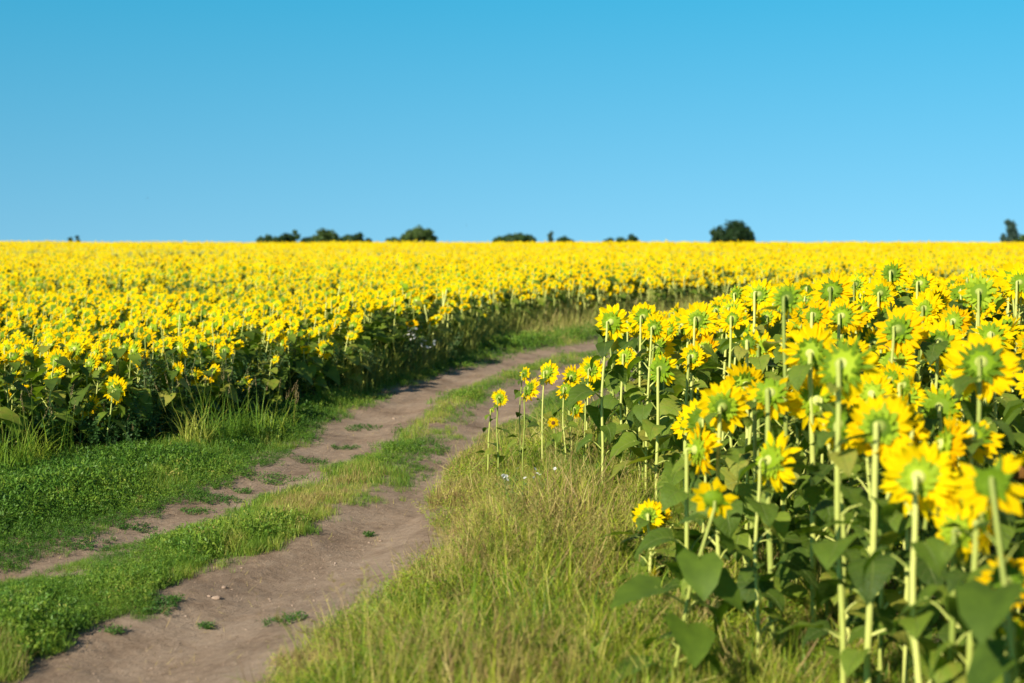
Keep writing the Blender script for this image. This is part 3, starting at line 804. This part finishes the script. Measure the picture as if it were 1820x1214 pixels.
# left verge, middle strip and far verge: low lush herbs
lush = [sprig(rn, .075, 12, .019, .0075, .085) for k in range(10)] + [sprig(rn, .045, 10, .015, .006, .07) for k in range(5)] + [tuft(rn, 8, .10, .0035, .05) for k in range(5)]
X, Y = sample(96000, 7.2, 40, lambda y: -.37 * y - .3, lambda y: rutx(RR, y) + 1.0, rr, 1.35)
cov, dl, dr = bare(X, Y)
left = dl < 0
ok = (rr.random(len(X)) < cov) & ~((Y > field_front(X) - .12)) & ~((dr > 0) & (Y < 16) & (dr > .9)) & ~((dr > 0) & (Y < 12.5)) 
edge = np.minimum(np.abs(dl), np.abs(dr))
X, Y, dl, dr, left, edge = [a[ok] for a in (X, Y, dl, dr, left, edge)]
hn = fbm(X * .8, Y * .8, 41)
mid = ~left & (dr < 0)
sc_ = (.62 + .75 * sstep(.3, 1.1, edge)) * (.75 + .9 * hn) * np.clip(Y / 14, .9, 2.0) ** .5
sc_ = np.where(left, sc_ * (1 + .55 * sstep(.5, 1.5, -dl) * (1 - .7 * sstep(20, 26, Y))), sc_ * (.62 + .5 * fbm(X * 2.2, Y * 1.8, 45)))
sc_ = np.where(mid, sc_ * (1.0 + .5 * (vnoise(X * 1.3, Y * 1.0, 61) > .6)), sc_)
drypatch = np.exp(-((X + 1.75) / .7) ** 2 - ((Y - 13.2) / 1.1) ** 2) * 1.0
var = np.clip(.25 + .5 * (hn - .25) + rr.normal(0, .15, len(X)) + mid * .14 + drypatch * .65 * rr.random(len(X)) - .18 * (edge < .5), 0, 1)
idx = rr.integers(0, 15, len(X)); sp_ = fbm(X * 1.5, Y * 1.2, 141); tall = rr.random(len(X)) < np.where(mid, .38 + .6 * drypatch, .10) + .08 + .75 * sstep(.45, .60, sp_); var = np.clip(var + .22 * sstep(.5, .62, sp_), 0, 1); idx[tall] = rr.integers(15, 20, tall.sum())
scatter_obj('lush_grass', 'low bright green herbs covering the left verge and the strip between the wheel ruts', 'grass', lush, X, Y, sc_, [G_LUSH], var, .25, idx, rr)

# right verge: taller mixed grass, straw and seed heads
def panicle(rn, h, m_st, m_hd):
    g = Geo(); b = rn.uniform(.15, .7); p = np.array((0., 0, 0)); th = 0; pts = []
    for i in range(6): pts.append(p.copy()); th += b / 5; p = p + np.array((0, math.sin(th), math.cos(th))) * h / 5
    g.tube(pts, [.0014] * 5 + [.0006], 3, m_st)
    for j in range(14):
        t = rn.uniform(3.4, 5); k = int(min(t, 4)); q = pts[k] + (pts[min(k + 1, 5)] - pts[k]) * (t - k); az = rn.uniform(0, 6.3); L = .035 * (5.6 - t)
        d = np.array((math.cos(az), math.sin(az), rn.uniform(.2, 1.2))); d /= np.linalg.norm(d); g.tube([q, q + d * L], [.0007, .0004], 3, m_st)
        for u in (.5, .8, 1.0): leaflet(g, q + d * L * u, d + np.array((rn.uniform(-.5, .5), rn.uniform(-.5, .5), 0)), (rn.uniform(-1, 1), rn.uniform(-1, 1), .2), .016, .006, m_hd)
    return g
def straw(rn, n, L, spread, m=0):
    g = Geo()
    for i in range(n):
        a = rn.uniform(0, 6.3); q = rn.random() ** .5 * spread; b = blade(rn, L * rn.uniform(.5, 1.1), .0038, rn.uniform(-.3, .3), 2, m)
        g.add(b, Matrix.Translation((q * math.cos(a), q * math.sin(a), rn.uniform(.0, .05))) @ Matrix.Rotation(rn.uniform(0, 6.3), 4, 'Z') @ Matrix.Rotation(rn.uniform(-1.5, -.7), 4, 'X'))
    return g
gr = [tuft(rn, 8, .17 + .03 * k, .0046, .06) for k in range(8)] + [tuft(rn, 7, .11, .0042, .07) for k in range(6)] + [sprig(rn, .13, 14, .017, .0055, .09) for k in range(4)] + [straw(rn, 9, .16, .08) for k in range(5)]
X, Y = sample(82000, 4.6, 18.0, lambda y: rutx(RR, y) + .1, lambda y: near_edge(y) + 1.4, rr, 1.15)
cov, dl, dr = bare(X, Y); ok = (rr.random(len(X)) < cov) & (dr > .05) & ((np.abs(X) < .37 * Y + .3))
X, Y, dr = X[ok], Y[ok], dr[ok]
t = np.clip((X - rutx(RR, Y) - .4) / (near_edge(Y) - rutx(RR, Y) - .4), 0, 1.3)
hn = fbm(X * 1.1, Y * .9, 71)
clump = vnoise(X * 2.3, Y * 2.0, 74); clump2 = vnoise(X * 5.5, Y * 5, 75)
tallk = sstep(10.8, 12.0, Y) * (1 - sstep(15.5, 17.5, Y))
sc_ = np.maximum(.42 + 1.05 * sstep(0, .8, t), 1.0 * tallk) * (.42 + .62 * hn + .50 * clump ** 2) * rr.uniform(.5, 1.35, len(X))
gone = clump2 * .6 + clump * .4 < .32
sc_ = np.where(gone, sc_ * .3, sc_)
sc_ = np.where(t > 1.05, sc_ * .7, sc_) * (1 - .25 * sstep(.6, 1.2, t) * sstep(10.5, 13, Y))
var = np.clip(.09 + .50 * hn + .40 * vnoise(X * 3, Y * 2.6, 72) + rr.normal(0, .26, len(X)) - .05 + .15 * (t < .4), 0, 1)
idx = np.where(t < .35, rr.integers(6, 18, len(X)), rr.integers(0, 14, len(X)))
st = rr.random(len(X)) < .13 + .25 * (t < .25) + .3 * (vnoise(X * 1.7, Y * 1.5, 76) > .68); idx[st] = rr.integers(18, 23, st.sum()); var = np.where(st, rr.uniform(.7, 1, len(X)), var)
wd = (vnoise(X * 1.2, Y * 1.4, 77) > .62) & (rr.random(len(X)) < .5) & ~st; wd |= (rr.random(len(X)) < .14) & ~st; idx[wd] = rr.integers(14, 18, wd.sum()); sc_ = np.where(wd, np.clip(sc_ * 1.3, .6, 1.4), sc_); var = np.where(wd, var * .5, var)
scatter_obj('verge_grass', 'yellow green and straw coloured grass on the right verge', 'grass', gr, X, Y, sc_, [G_DRY], var, .48, idx, rr, .05)
# seed-bearing stalks
fx = [foxtail(rn, rn.uniform(.26, .46), 0, 1) for k in range(8)] + [panicle(rn, rn.uniform(.35, .55), 0, 1) for k in range(10)]
X, Y = sample(4200, 5.0, 14.5, lambda y: rutx(RR, y) + 1.25, lambda y: near_edge(y) + .5, rr, 1.1)
pn = vnoise(X * 1.4, Y * 1.2, 81); ok = (rr.random(len(X)) < sstep(.35, .85, pn)) & (np.abs(X) < .37 * Y + .2); X, Y = X[ok], Y[ok]
scatter_obj('seeding_grass', 'thin brown tipped seed stalks standing in the right verge', 'grass', fx, X, Y, rr.uniform(.55, 1.2, len(X)), [G_DRY, G_SEED], rr.random(len(X)) * .9, .24, None, rr, .1)
# tan grass below the far stems
tg = [tuft(rn, 6, .34, .011, .10, 0, 2) for k in range(8)]
X, Y = sample(26000, 20, 46, lambda y: -.12 * y, lambda y: .37 * y, rr, .5)
cov, dl, dr = bare(X, Y); e = field_front(X) - Y
ok = (dl < -.5) & (e < np.interp(X, [-3, -1, 1, 6, 20], [.6, 1.9, 3.0, 3.3, 3.5])) & (e > -1.0)
X, Y, e = X[ok], Y[ok], e[ok]
scatter_obj('tan_grass', 'tall pale tan grass between the far track bend and the field stems', 'grass', tg, X, Y, (.45 + .75 * sstep(3.0, .3, e) + .9 * sstep(.5, -.1, e)) * rr.uniform(.7, 1.2, len(X)), [G_TAN], np.clip(sstep(0, 2, X + 1.2) * .45 + rr.random(len(X)) * .5, 0, 1), .15, None, rr)
X, Y = sample(16000, 24, 56, lambda y: -.06 * y, lambda y: .37 * y, rr, .4)  # extra pale grass, added to brighten the dark far field edge
e = field_front(X) - Y; ok = (e < .7) & (e > -1.3) & (X > -1.8); X, Y, e = X[ok], Y[ok], e[ok]
scatter_obj('pale_filler_grass', 'pale green tall grass added to lighten the stems of the far field edge', 'grass', tg, X, Y, rr.uniform(1.1, 2.1, len(X)), [G_TAN], rr.random(len(X)) * .55 + .1, .10, None, rr)
# ground cover under the near plants and in front of the far ones
X, Y = sample(9000, 5, 26, lambda y: near_edge(y) + .8, lambda y: .37 * y + near_edge(y) * 0 + .6, rr, 1.2)
ok = X > near_edge(Y) + .5; X, Y = X[ok], Y[ok]
scatter_obj('field_litter', 'small green and straw weeds on the soil between the near sunflower stems', 'weeds', lush + gr[8:14], X, Y, rr.uniform(.7, 1.5, len(X)), [G_DRY], rr.uniform(.1, .9, len(X)), .25, None, rr)
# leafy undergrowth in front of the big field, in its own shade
ug = []
for k in range(8):
    g = Geo()
    for s_ in range(5):
        a = rn.uniform(0, 6.3); lean_ = rn.uniform(.05, .35); hh = rn.uniform(.3, .62)
        e = np.array((math.cos(a) * lean_ * hh, math.sin(a) * lean_ * hh, hh)); g.tube([(0, 0, 0), e], [.004, .002], 3, 0)
        for i in range(16):
            t = rn.uniform(.15, 1); az = rn.uniform(0, 6.3); el = rn.uniform(-.5, .8)
            leaflet(g, e * t, (math.cos(az) * math.cos(el), math.sin(az) * math.cos(el), math.sin(el)), (rn.uniform(-1, 1), rn.uniform(-1, 1), .2), rn.uniform(.03, .085), rn.uniform(.018, .04))
    ug.append(g)
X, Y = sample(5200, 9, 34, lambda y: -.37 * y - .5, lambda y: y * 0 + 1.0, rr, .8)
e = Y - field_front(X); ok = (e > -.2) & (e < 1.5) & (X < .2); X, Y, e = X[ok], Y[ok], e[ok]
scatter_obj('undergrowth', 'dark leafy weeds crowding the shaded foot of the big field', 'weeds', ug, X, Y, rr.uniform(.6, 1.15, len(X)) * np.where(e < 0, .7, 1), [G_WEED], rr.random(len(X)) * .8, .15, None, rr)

# ------------------------------------------------------------------ single weeds, tufts, flowers, clods
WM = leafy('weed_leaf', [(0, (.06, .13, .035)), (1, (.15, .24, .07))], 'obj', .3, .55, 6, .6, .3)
WS = leafy('weed_stem', [(0, (.16, .20, .06)), (1, (.24, .26, .10))], 'obj', .0, .6, 20, .4, .3)
GB = leafy('grass_blade', [(0, (.12, .24, .02)), (.5, (.28, .40, .03)), (1, (.50, .48, .09))], 'obj', .3, .5, 9, 1.2, .3)
GH = leafy('grass_seed_head', [(0, (.22, .16, .07)), (1, (.40, .33, .14))], 'obj', .2, .7, 30, .5, .2)
WHT = leafy('white_petal', [(0, (.78, .80, .76)), (1, (.85, .85, .82))], 'obj', .3, .6, 20, .2, .2)
def weed_bush(px, py, h, wdt, label, leaves=420, seed=0):
    rn = random.Random(seed); p = ground_at(px, py)
    b = empty('weed_bush', p, rn.uniform(0, 6)); tag(b, label, 'weed', 'bushy weeds at the foot of the big field')
    st = Geo(); lf = Geo(); ends = []
    for i in range(9):
        a = rn.uniform(0, 6.3); q = rn.uniform(.1, 1) * wdt * .5; hh = h * rn.uniform(.65, 1.0)
        pts = [np.array((0, 0, -.03)), np.array((math.cos(a) * q * .3, math.sin(a) * q * .3, hh * .45)), np.array((math.cos(a) * q, math.sin(a) * q, hh))]
        st.tube(pts, [.007, .005, .002], 5, 0); ends.append(pts)
    for i in range(leaves):
        pts = rn.choice(ends); t = rn.uniform(.12, 1)
        c = pts[0] * (1 - t) ** 2 + pts[1] * 2 * t * (1 - t) + pts[2] * t * t
        o_ = np.array((rn.gauss(0, .09), rn.gauss(0, .09), rn.gauss(0, .04))) * (1.1 - .6 * t)
        az = rn.uniform(0, 6.3); el = rn.uniform(-.4, 1.0)
        leaflet(lf, c + o_, (math.cos(az) * math.cos(el), math.sin(az) * math.cos(el), math.sin(el)), (rn.uniform(-1, 1), rn.uniform(-1, 1), .3), rn.uniform(.03, .07), rn.uniform(.010, .024))
    link(bpy.data.objects.new('stems', st.mesh('stems', [WS])), b)
    link(bpy.data.objects.new('foliage', lf.mesh('foliage', [WM], False)), b)
WB = [(40, 812, .75, .6, 'dark weed bush at the left border under the lowest flower heads'),
      (150, 800, .70, .6, 'dark weed bush between the left border and the tall grass clump'),
      (262, 792, 1.12, .8, 'tall feathery weed bush rising into the flower heads, dusty green'),
      (322, 780, 1.05, .8, 'second feathery weed bush leaning right of the tallest one'),
      (405, 752, .95, .8, 'greyish green weed bush behind the seeding grass clump'),
      (462, 732, .85, .7, 'round weed bush at the foot of the front row stems'),
      (528, 712, .75, .7, 'weed bush half in shade where the left verge narrows'),
      (592, 700, .80, .7, 'weed bush right behind the lush verge under scattered yellow heads'),
      (650, 690, .70, .6, 'low weed bush at the dark end of the field front'),
      (720, 668, .75, .8, 'brownish weed bush below the white flowers'),
      (790, 648, .60, .8, 'olive weed bush where the tan grass begins')]
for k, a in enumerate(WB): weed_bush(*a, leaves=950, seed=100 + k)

def grass_clump(px, py, h, n, wdt, label, seed, heads=6, group='tall grass clumps on the left verge'):
    if heads: n = int(n * 1.7); h *= 1.12
    rn = random.Random(seed); p = ground_at(px, py)
    b = empty('grass_clump', p, rn.uniform(0, 6)); tag(b, label, 'grass clump', group)
    g = Geo()
    for i in range(n):
        bl = blade(rn, h * rn.choice((rn.uniform(.25, .6), rn.uniform(.5, 1.1))), rn.uniform(.006, .015), rn.uniform(.3, 2.6), 5)
        a = rn.uniform(0, 6.3); q = rn.random() ** .5 * wdt / 2
        g.add(bl, Matrix.Translation((q * math.cos(a), q * math.sin(a), 0)) @ Matrix.Rotation(rn.uniform(0, 6.3), 4, 'Z'))
    link(bpy.data.objects.new('blades', g.mesh('blades', [GB])), b)
    for i in range(heads):
        s = Geo(); hh = h * rn.uniform(.9, 1.3); bn = rn.uniform(.1, .5); a = rn.uniform(0, 6.3); q = rn.random() * wdt / 2
        p0 = np.array((q * math.cos(a), q * math.sin(a), -.02)); d = np.array((math.cos(a) * bn, math.sin(a) * bn, 1)); d /= np.linalg.norm(d)
        e = p0 + d * hh; s.tube([p0, p0 + d * hh * .5, e], [.002, .0018, .0012], 4, 0)
        so = link(bpy.data.objects.new('stalk', s.mesh('stalk', [GB])), b)
        sh = Geo(); 
        for j in range(26):
            t = j / 26; az = rn.uniform(0, 6.3); q2 = e + d * (t * .13) 
            leaflet(sh, q2, (math.cos(az) * .6 + d[0], math.sin(az) * .6 + d[1], .9), (rn.uniform(-1, 1), rn.uniform(-1, 1), 0), .022 * (1.2 - t), .006)
        link(bpy.data.objects.new('seed_head', sh.mesh('seed_head', [GH], False)), so)
GC = [(18, 850, .58, 130, .45, 'seeding grass clump cut by the left border'), (62, 838, .52, 110, .4, 'yellow green grass clump beside the one at the left border'),
      (108, 822, .55, 55, .4, 'arching grass clump with long bent blades left of the dark gap'), (195, 806, .34, 30, .3, 'small single grass clump in front of the dark gap'),
      (238, 806, .30, 26, .25, 'upright grass tuft with a pale seed head right of the dark gap'),
      (345, 800, .58, 110, .4, 'grass clump with tall seed stalks above the lush verge'), (392, 796, .60, 130, .45, 'thick sunlit grass clump in the middle of the left verge'),
      (438, 786, .55, 120, .45, 'broad sunlit grass clump with straw tips'), (478, 778, .42, 90, .4, 'low spreading grass clump reaching towards the dirt'),
      (505, 762, .30, 34, .35, 'last small grass clump before the verge turns short')]
for k, a in enumerate(GC): grass_clump(*a, seed=200 + k, heads=5)
GD = [(468, 905, .13, 60, .5, 'dry yellow grass tuft on the strip between the ruts'), (520, 885, .15, 60, .55, 'straw tipped grass tuft on the crest of the middle strip'),
      (590, 850, .12, 50, .5, 'mixed green and straw tuft beside the left rut')]
for k, a in enumerate(GD): grass_clump(*a, seed=260 + k, heads=0, group='dry tufts on the middle strip')

# low green patches that grow on the bare track itself
def track_weed(px, py, w_, label, k):
    rn = random.Random(300 + k); p = ground_at(px, py); g = Geo()
    n = max(12, int(w_ * 95))
    for i in range(n):
        a = rn.uniform(0, 6.3); q = rn.random() ** .6 * w_ * .46
        dx, dy = q * math.cos(a) * 1.2, q * math.sin(a) * .9
        g.add(sprig(rn, .035, 8, .020, .008, .06), Matrix.Translation((dx, dy, T(p.x + dx, p.y + dy) - p.z)))
    o = link(bpy.data.objects.new('track_weed', g.mesh('track_weed', [WM2], False))); o.location = p
    tag(o, label, 'weed', 'weeds on the bare track')
WM2 = leafy('track_weed_green', [(0, (.05, .14, .02)), (1, (.11, .22, .035))], 'obj', .3, .55, 6, .6, .3)
TW = [(642, 763, .50, 'green weed mat on the left rut near the bend'), (614, 798, .30, 'small weed mat below the one near the bend'), (640, 815, .12, 'thin weed sprig between the two upper weed mats'),
      (488, 857, .55, 'wide green weed mat in the middle of the left rut'), (432, 876, .2, 'small weed mat left below the wide one'), (385, 892, .45, 'weed mat at the rim of the lush verge'),
      (352, 914, .28, 'round weed mat on pale dirt below the verge'), (468, 885, .12, 'tiny weed sprig at the lower side of the wide mat'), (550, 822, .35, 'flat weed mat at the rut edge under the verge shade'),
      (240, 940, .3, 'weed sprig on the narrow left rut'), (160, 972, .4, 'weed patch nearly closing the left rut'), (290, 1078, .22, 'lone weed at the lower edge of the middle strip'),
      (366, 1118, .08, 'single seedling in the middle of the right rut'), (205, 1126, .1, 'small seedling in the lower left of the right rut'), (505, 1108, .25, 'weed sprig leaning over the right rut edge'),
      (657, 955, .06, 'tiny seedling on the dark bank of the right rut'), (300, 1068, .14, 'weed tuft under the ragged strip edge'), (260, 1085, .3, 'spreading weed below the middle strip')]
for k, a in enumerate(TW): track_weed(*a, k)

# clods and pebbles
CM = soil_mat('clod', [(.25, (.25, .17, .12)), (.5, (.36, .26, .19)), (.75, (.46, .37, .30))], .006, 200)
def clod(px, py, s, label, k):
    rn = random.Random(400 + k); p = ground_at(px, py)
    import bmesh
    bm = bmesh.new(); bmesh.ops.create_icosphere(bm, subdivisions=2, radius=s)
    off = [rn.uniform(0, 9) for _ in range(3)]
    for v in bm.verts:
        n = .75 + .5 * float(vnoise(v.co.x / s * 1.3 + off[0], v.co.y / s * 1.3 + v.co.z / s + off[1], k)); v.co = Vector((v.co.x * n * 1.25, v.co.y * n, v.co.z * n * .6))
    me = bpy.data.meshes.new('dirt_clod'); bm.to_mesh(me); bm.free(); me.materials.append(CM)
    o = link(bpy.data.objects.new('dirt_clod', me)); o.location = p + Vector((0, 0, s * .25)); o.rotation_euler = (0, 0, rn.uniform(0, 6))
    tag(o, label, 'clod', 'loose clods on the track')
for k, a in enumerate([(384, 1064, .022, 'brown clod on the right rut below the middle strip'), (398, 1047, .020, 'flat reddish clod just above the other on the right rut'), (372, 1062, .012, 'pebble touching the left side of the brown clod'),
                       (656, 965, .010, 'small pale stone on the dark bank'), (676, 963, .012, 'dark crumb right of the small pale stone'), (596, 1003, .012, 'loose crumb at the foot of the dark bank'),
                       (560, 1030, .009, 'tiny stone near the verge grass'), (430, 1010, .010, 'tiny stone near the middle strip shadow'), (520, 1078, .010, 'small stone near the bottom verge'),
                       (330, 1098, .009, 'small stone near the bottom left of the rut'), (700, 745, .02, 'pale stone in the left rut near the bend'), (590, 838, .015, 'stone on the left rut beside the strip')]): clod(*a, k)

# gravel, crumbs and dead straw lying on the track
gv = []
for k in range(8):
    g = Geo(); q = rn.uniform(.5, 1.0); v0 = [np.array(v) * rn.uniform(.7, 1.2) for v in ((1, 0, .1), (.3, .8, 0), (-.8, .5, .1), (-.9, -.5, 0), (.2, -.9, .1), (.1, 0, .65), (0, 0, -.4))]
    g.v = v0; 
    for j in range(5): g.tri(j, (j + 1) % 5, 5, 0); g.tri((j + 1) % 5, j, 6, 0)
    gv.append(g)
X, Y = sample(16000, 6.5, 34, lambda y: rutx(RL, y) - .6, lambda y: rutx(RR, y) + .9, rr, 1.2)
pn = fbm(X * 2.2, Y * 1.6, 131); ok = rr.random(len(X)) < sstep(.35, .6, pn); X, Y = X[ok], Y[ok]
scatter_obj('gravel', 'loose crumbs of soil and tiny stones strewn over the dirt track', 'gravel', gv, X, Y, .0022 + .009 * rr.random(len(X)) ** 4, [CM], rr.random(len(X)), .2, None, rr)
dg = [straw(rn, 2, .09, .05) for k in range(6)]
X, Y = sample(1500, 6.5, 26, lambda y: rutx(RL, y) - .6, lambda y: rutx(RR, y) + .9, rr, 1.2)
scatter_obj('dead_straw', 'dry straw bits lying on the dirt track', 'straw', dg, X, Y, rr.uniform(.4, 1.0, len(X)), [G_DRY], rr.uniform(.65, .95, len(X)), .1, None, rr)

# white wild flowers
def white_flower(px, py, h, n, label, k, sz=.016):
    rn = random.Random(500 + k); p = ground_at(px, py) if py > 500 else None
    b = empty('white_wildflower', p, 0); tag(b, label, 'wildflower', 'small white wildflowers')
    st = Geo(); lf = Geo()
    for i in range(n):
        a = rn.uniform(0, 6.3); q = rn.uniform(.02, .16); e = np.array((math.cos(a) * q, math.sin(a) * q, h * rn.uniform(.8, 1.1)))
        st.tube([(0, 0, -.02), e * .55 + np.array((0, 0, .02)), e], [.003, .002, .0012], 4, 0)
        fl = Geo()
        for j in range(8): radial(fl, j * .785, sz * .2, sz, sz * .6, .3, -.2, 0, 0, PPROF_L, 1, 0)
        fo = link(bpy.data.objects.new('blossom', fl.mesh('blossom', [WHT])), b); fo.location = e; fo.rotation_euler = (rn.uniform(.2, 1.2), 0, rn.uniform(0, 6))
    for j in range(20):
        az = rn.uniform(0, 6.3); leaflet(lf, (rn.uniform(-.05, .05), rn.uniform(-.05, .05), h * rn.uniform(.1, .8)), (math.cos(az), math.sin(az), .4), (0, 0.3, 1), .04, .012)
    link(bpy.data.objects.new('stems', st.mesh('stems', [WS])), b); link(bpy.data.objects.new('foliage', lf.mesh('foliage', [WM], False)), b)
for k, a in enumerate([(728, 668, .75, 12, 'white flowering weed left of its pair under the far yellow heads', 0, .03), (757, 664, .55, 9, 'white flowering weed lower right of its pair before the tan grass', 1, .03),
                       (905, 905, .30, 5, 'white wildflower leftmost in the right verge below the short sunflowers', 2), (926, 908, .30, 4, 'white wildflower just right of the leftmost verge one', 3), (972, 902, .30, 3, 'single white wildflower nearer the leafy corner plants', 4)]):
    white_flower(*a)

# ------------------------------------------------------------------ trees on the horizon
TM = leafy('tree_leaves', [(0, (.018, .045, .012)), (.5, (.035, .075, .018)), (1, (.070, .115, .025))], 'obj', .2, .6, .45, 1.1, .25)
TB = leafy('tree_leaves_hazed', [(0, (.035, .075, .055)), (1, (.07, .12, .08))], 'obj', .2, .6, .45, .9, .25)  # distance haze put into the leaf colour of the farthest trees
BK = leafy('bark', [(0, (.06, .045, .03)), (1, (.11, .085, .06))], 'obj', 0, .9, 3, .5, .2)
def tree(px, top, wpx, label, k, d=300, kind='round'):
    rn = np.random.default_rng(600 + k); x = (px - 910) * d / FPX; zb = T(x, d); b = empty('tree', (x, d, zb), 0)
    tag(b, label, 'tree', 'trees on the horizon')
    top_z = H + (HOR - top) * d / FPX - zb; W = wpx * (1.5 if wpx < 45 else 1.22) * d / FPX; top_z += .55
    n_l = int(np.clip(W * top_z * 60, 700, 5200))
    # crown lobes
    if kind == 'poplar': nl = 9; cx = rn.normal(0, W * .10, nl); cy = rn.normal(0, W * .1, nl); cz = np.linspace(.18, .90, nl) * top_z; rr_ = W * .5 * np.interp(cz / top_z, [0, .3, .7, 1], [.75, 1, .8, .35])
    else:
        nl = int(np.clip(W * 2.2, 8, 22)); a = rn.uniform(0, 6.3, nl); q = rn.random(nl) ** .5 * W * .36; cx = q * np.cos(a); cy = q * np.sin(a)
        cz = top_z * (.34 + .48 * rn.random(nl)) * (1 - .38 * (q / (W * .5)) ** 2); rr_ = np.minimum(W, top_z) * rn.uniform(.19, .28, nl)
        cx[0] = 0; cy[0] = 0; rr_[0] = min(W, top_z) * .24; cz[0] = top_z - rr_[0] * .95
    k_ = rn.integers(0, nl, n_l); v = rn.normal(size=(n_l, 3)); v /= np.linalg.norm(v, axis=1)[:, None]
    rad = rr_[k_] * rn.random(n_l) ** .4 * rn.uniform(.85, 1.12, n_l)
    C = np.stack([cx[k_], cy[k_], cz[k_]], -1) + v * rad[:, None] * np.array([1, 1, 1.0 if kind == 'poplar' else .85])
    C[:, 2] = np.clip(C[:, 2], .3, None)
    s = rn.uniform(.2, .46, n_l)[:, None]; A = rn.normal(size=(n_l, 3)); A /= np.linalg.norm(A, axis=1)[:, None]; B = np.cross(A, v); B /= np.linalg.norm(B, axis=1)[:, None] + 1e-6
    V = np.stack([C - A * s, C + B * s * .55, C + A * s, C - B * s * .55], 1).reshape(-1, 3)
    F = (np.array([[0, 1, 2], [0, 2, 3]])[None] + (np.arange(n_l) * 4)[:, None, None]).reshape(-1, 3)
    me = tri_mesh('crown', V, F, None, [TB if kind == 'poplar' else TM], None, False); link(bpy.data.objects.new('crown', me), b)
    g = Geo(); g.tube([(0, 0, -.2), (.05, 0, top_z * .3), (0, .1, top_z * .62)], [.04 * top_z, .028 * top_z, .012 * top_z], 8, 0)
    for i in range(min(6, nl)):
        g.tube([(0, 0, top_z * (.2 + .05 * i)), (cx[i] * .5, cy[i] * .5, (cz[i] + top_z * .3) * .5), (cx[i], cy[i], cz[i])], [.014 * top_z, .009 * top_z, .003 * top_z], 5, 0)
    link(bpy.data.objects.new('trunk', g.mesh('trunk', [BK])), b)
TREES = [(125, 426, 10, 'tiny dark treetop at the far left of the horizon'), (137, 424, 6, 'thin treetop touching the tiny one at far left'),
 (478, 420, 34, 'low bushy tree at the left end of the longest tree line'), (507, 418, 36, 'low tree in the middle of the long tree line'), (524, 413, 13, 'narrow pointed tree beside the round pale one'),
 (545, 425, 22, 'shrubby tree left under the round pale crown'), (573, 409, 40, 'round pale green tree highest of the long tree line'), (594, 419, 26, 'tree sloping down right of the round pale crown'),
 (620, 421, 22, 'small tree left of the pair with a gap on both sides'), (639, 417, 22, 'pointed tree right of the pair with a gap on both sides'), (655, 427, 14, 'tiny shrub trailing right of the pointed tree'),
 (702, 425, 28, 'low shrub leading up to the tree left of centre'), (720, 419, 28, 'mid height tree at the left shoulder of the one left of centre'), (743, 404, 42, 'dark domed tree standing out left of centre'), (764, 413, 16, 'small tree on the right flank of the domed one'),
 (887, 423, 24, 'left tree of the flat topped grove at the centre'), (905, 419, 26, 'second tree of the flat topped grove'), (924, 417, 28, 'highest tree of the flat topped grove'), (942, 421, 20, 'right tree of the flat topped grove'),
 (1004, 424, 26, 'small tree alone right of the thin haze blue one'),
 (1085, 427, 20, 'left bush of the low row right of centre'), (1104, 425, 18, 'middle bush of the low row right of centre'), (1122, 421, 19, 'highest bush at the right end of the low row'),
 (1268, 412, 18, 'small tree leaning out left of the big round tree'), (1301, 393, 66, 'biggest round dark tree alone on the horizon'), (1326, 406, 28, 'tree merging with the right side of the big round one'),
 (1817, 421, 20, 'dark bush cut by the right border on the horizon')]
for k, a in enumerate(TREES): tree(*a, k)
tree(980, 414, 8, 'thin haze blue tree between the centre grove and a small tree', 40, 420, 'poplar')
tree(1797, 393, 17, 'slender haze blue poplar near the right border', 41, 420, 'poplar')
tree(1784, 418, 10, 'faint shrub at the left foot of the slender poplar', 42, 420, 'poplar')

# two distant birds
def bird(px, py, d, label):
    g = Geo()
    g.tube([(0, -.12, 0), (0, -.05, .01), (0, .06, .01), (0, .16, 0)], [.006, .035, .03, .006], 6, 0, True)
    b = empty('bird', at(px, py, d), 1.2); tag(b, label, 'bird', 'distant birds in the sky')
    BM = bpy.data.materials.get('feathers') or leafy('feathers', [(0, (.03, .03, .035)), (1, (.06, .055, .05))], 'obj', 0, .8, 20, .3, .2)
    link(bpy.data.objects.new('body', g.mesh('body', [BM])), b)
    for s in (-1, 1):
        wg = Geo(); wg.strip([np.array((s * .02, 0, .01)), np.array((s * .14, .02, .06)), np.array((s * .28, -.03, .05))], [np.array((0, 1, 0))] * 3, [np.array((0, 0, 1))] * 3, [.12, .10, .02], 0, 0, 1)
        link(bpy.data.objects.new('wing', wg.mesh('wing', [BM])), b)
bird(262, 352, 240, 'tiny dark bird speck low in the left sky'); bird(829, 400, 260, 'tiny bird speck just above the central horizon')
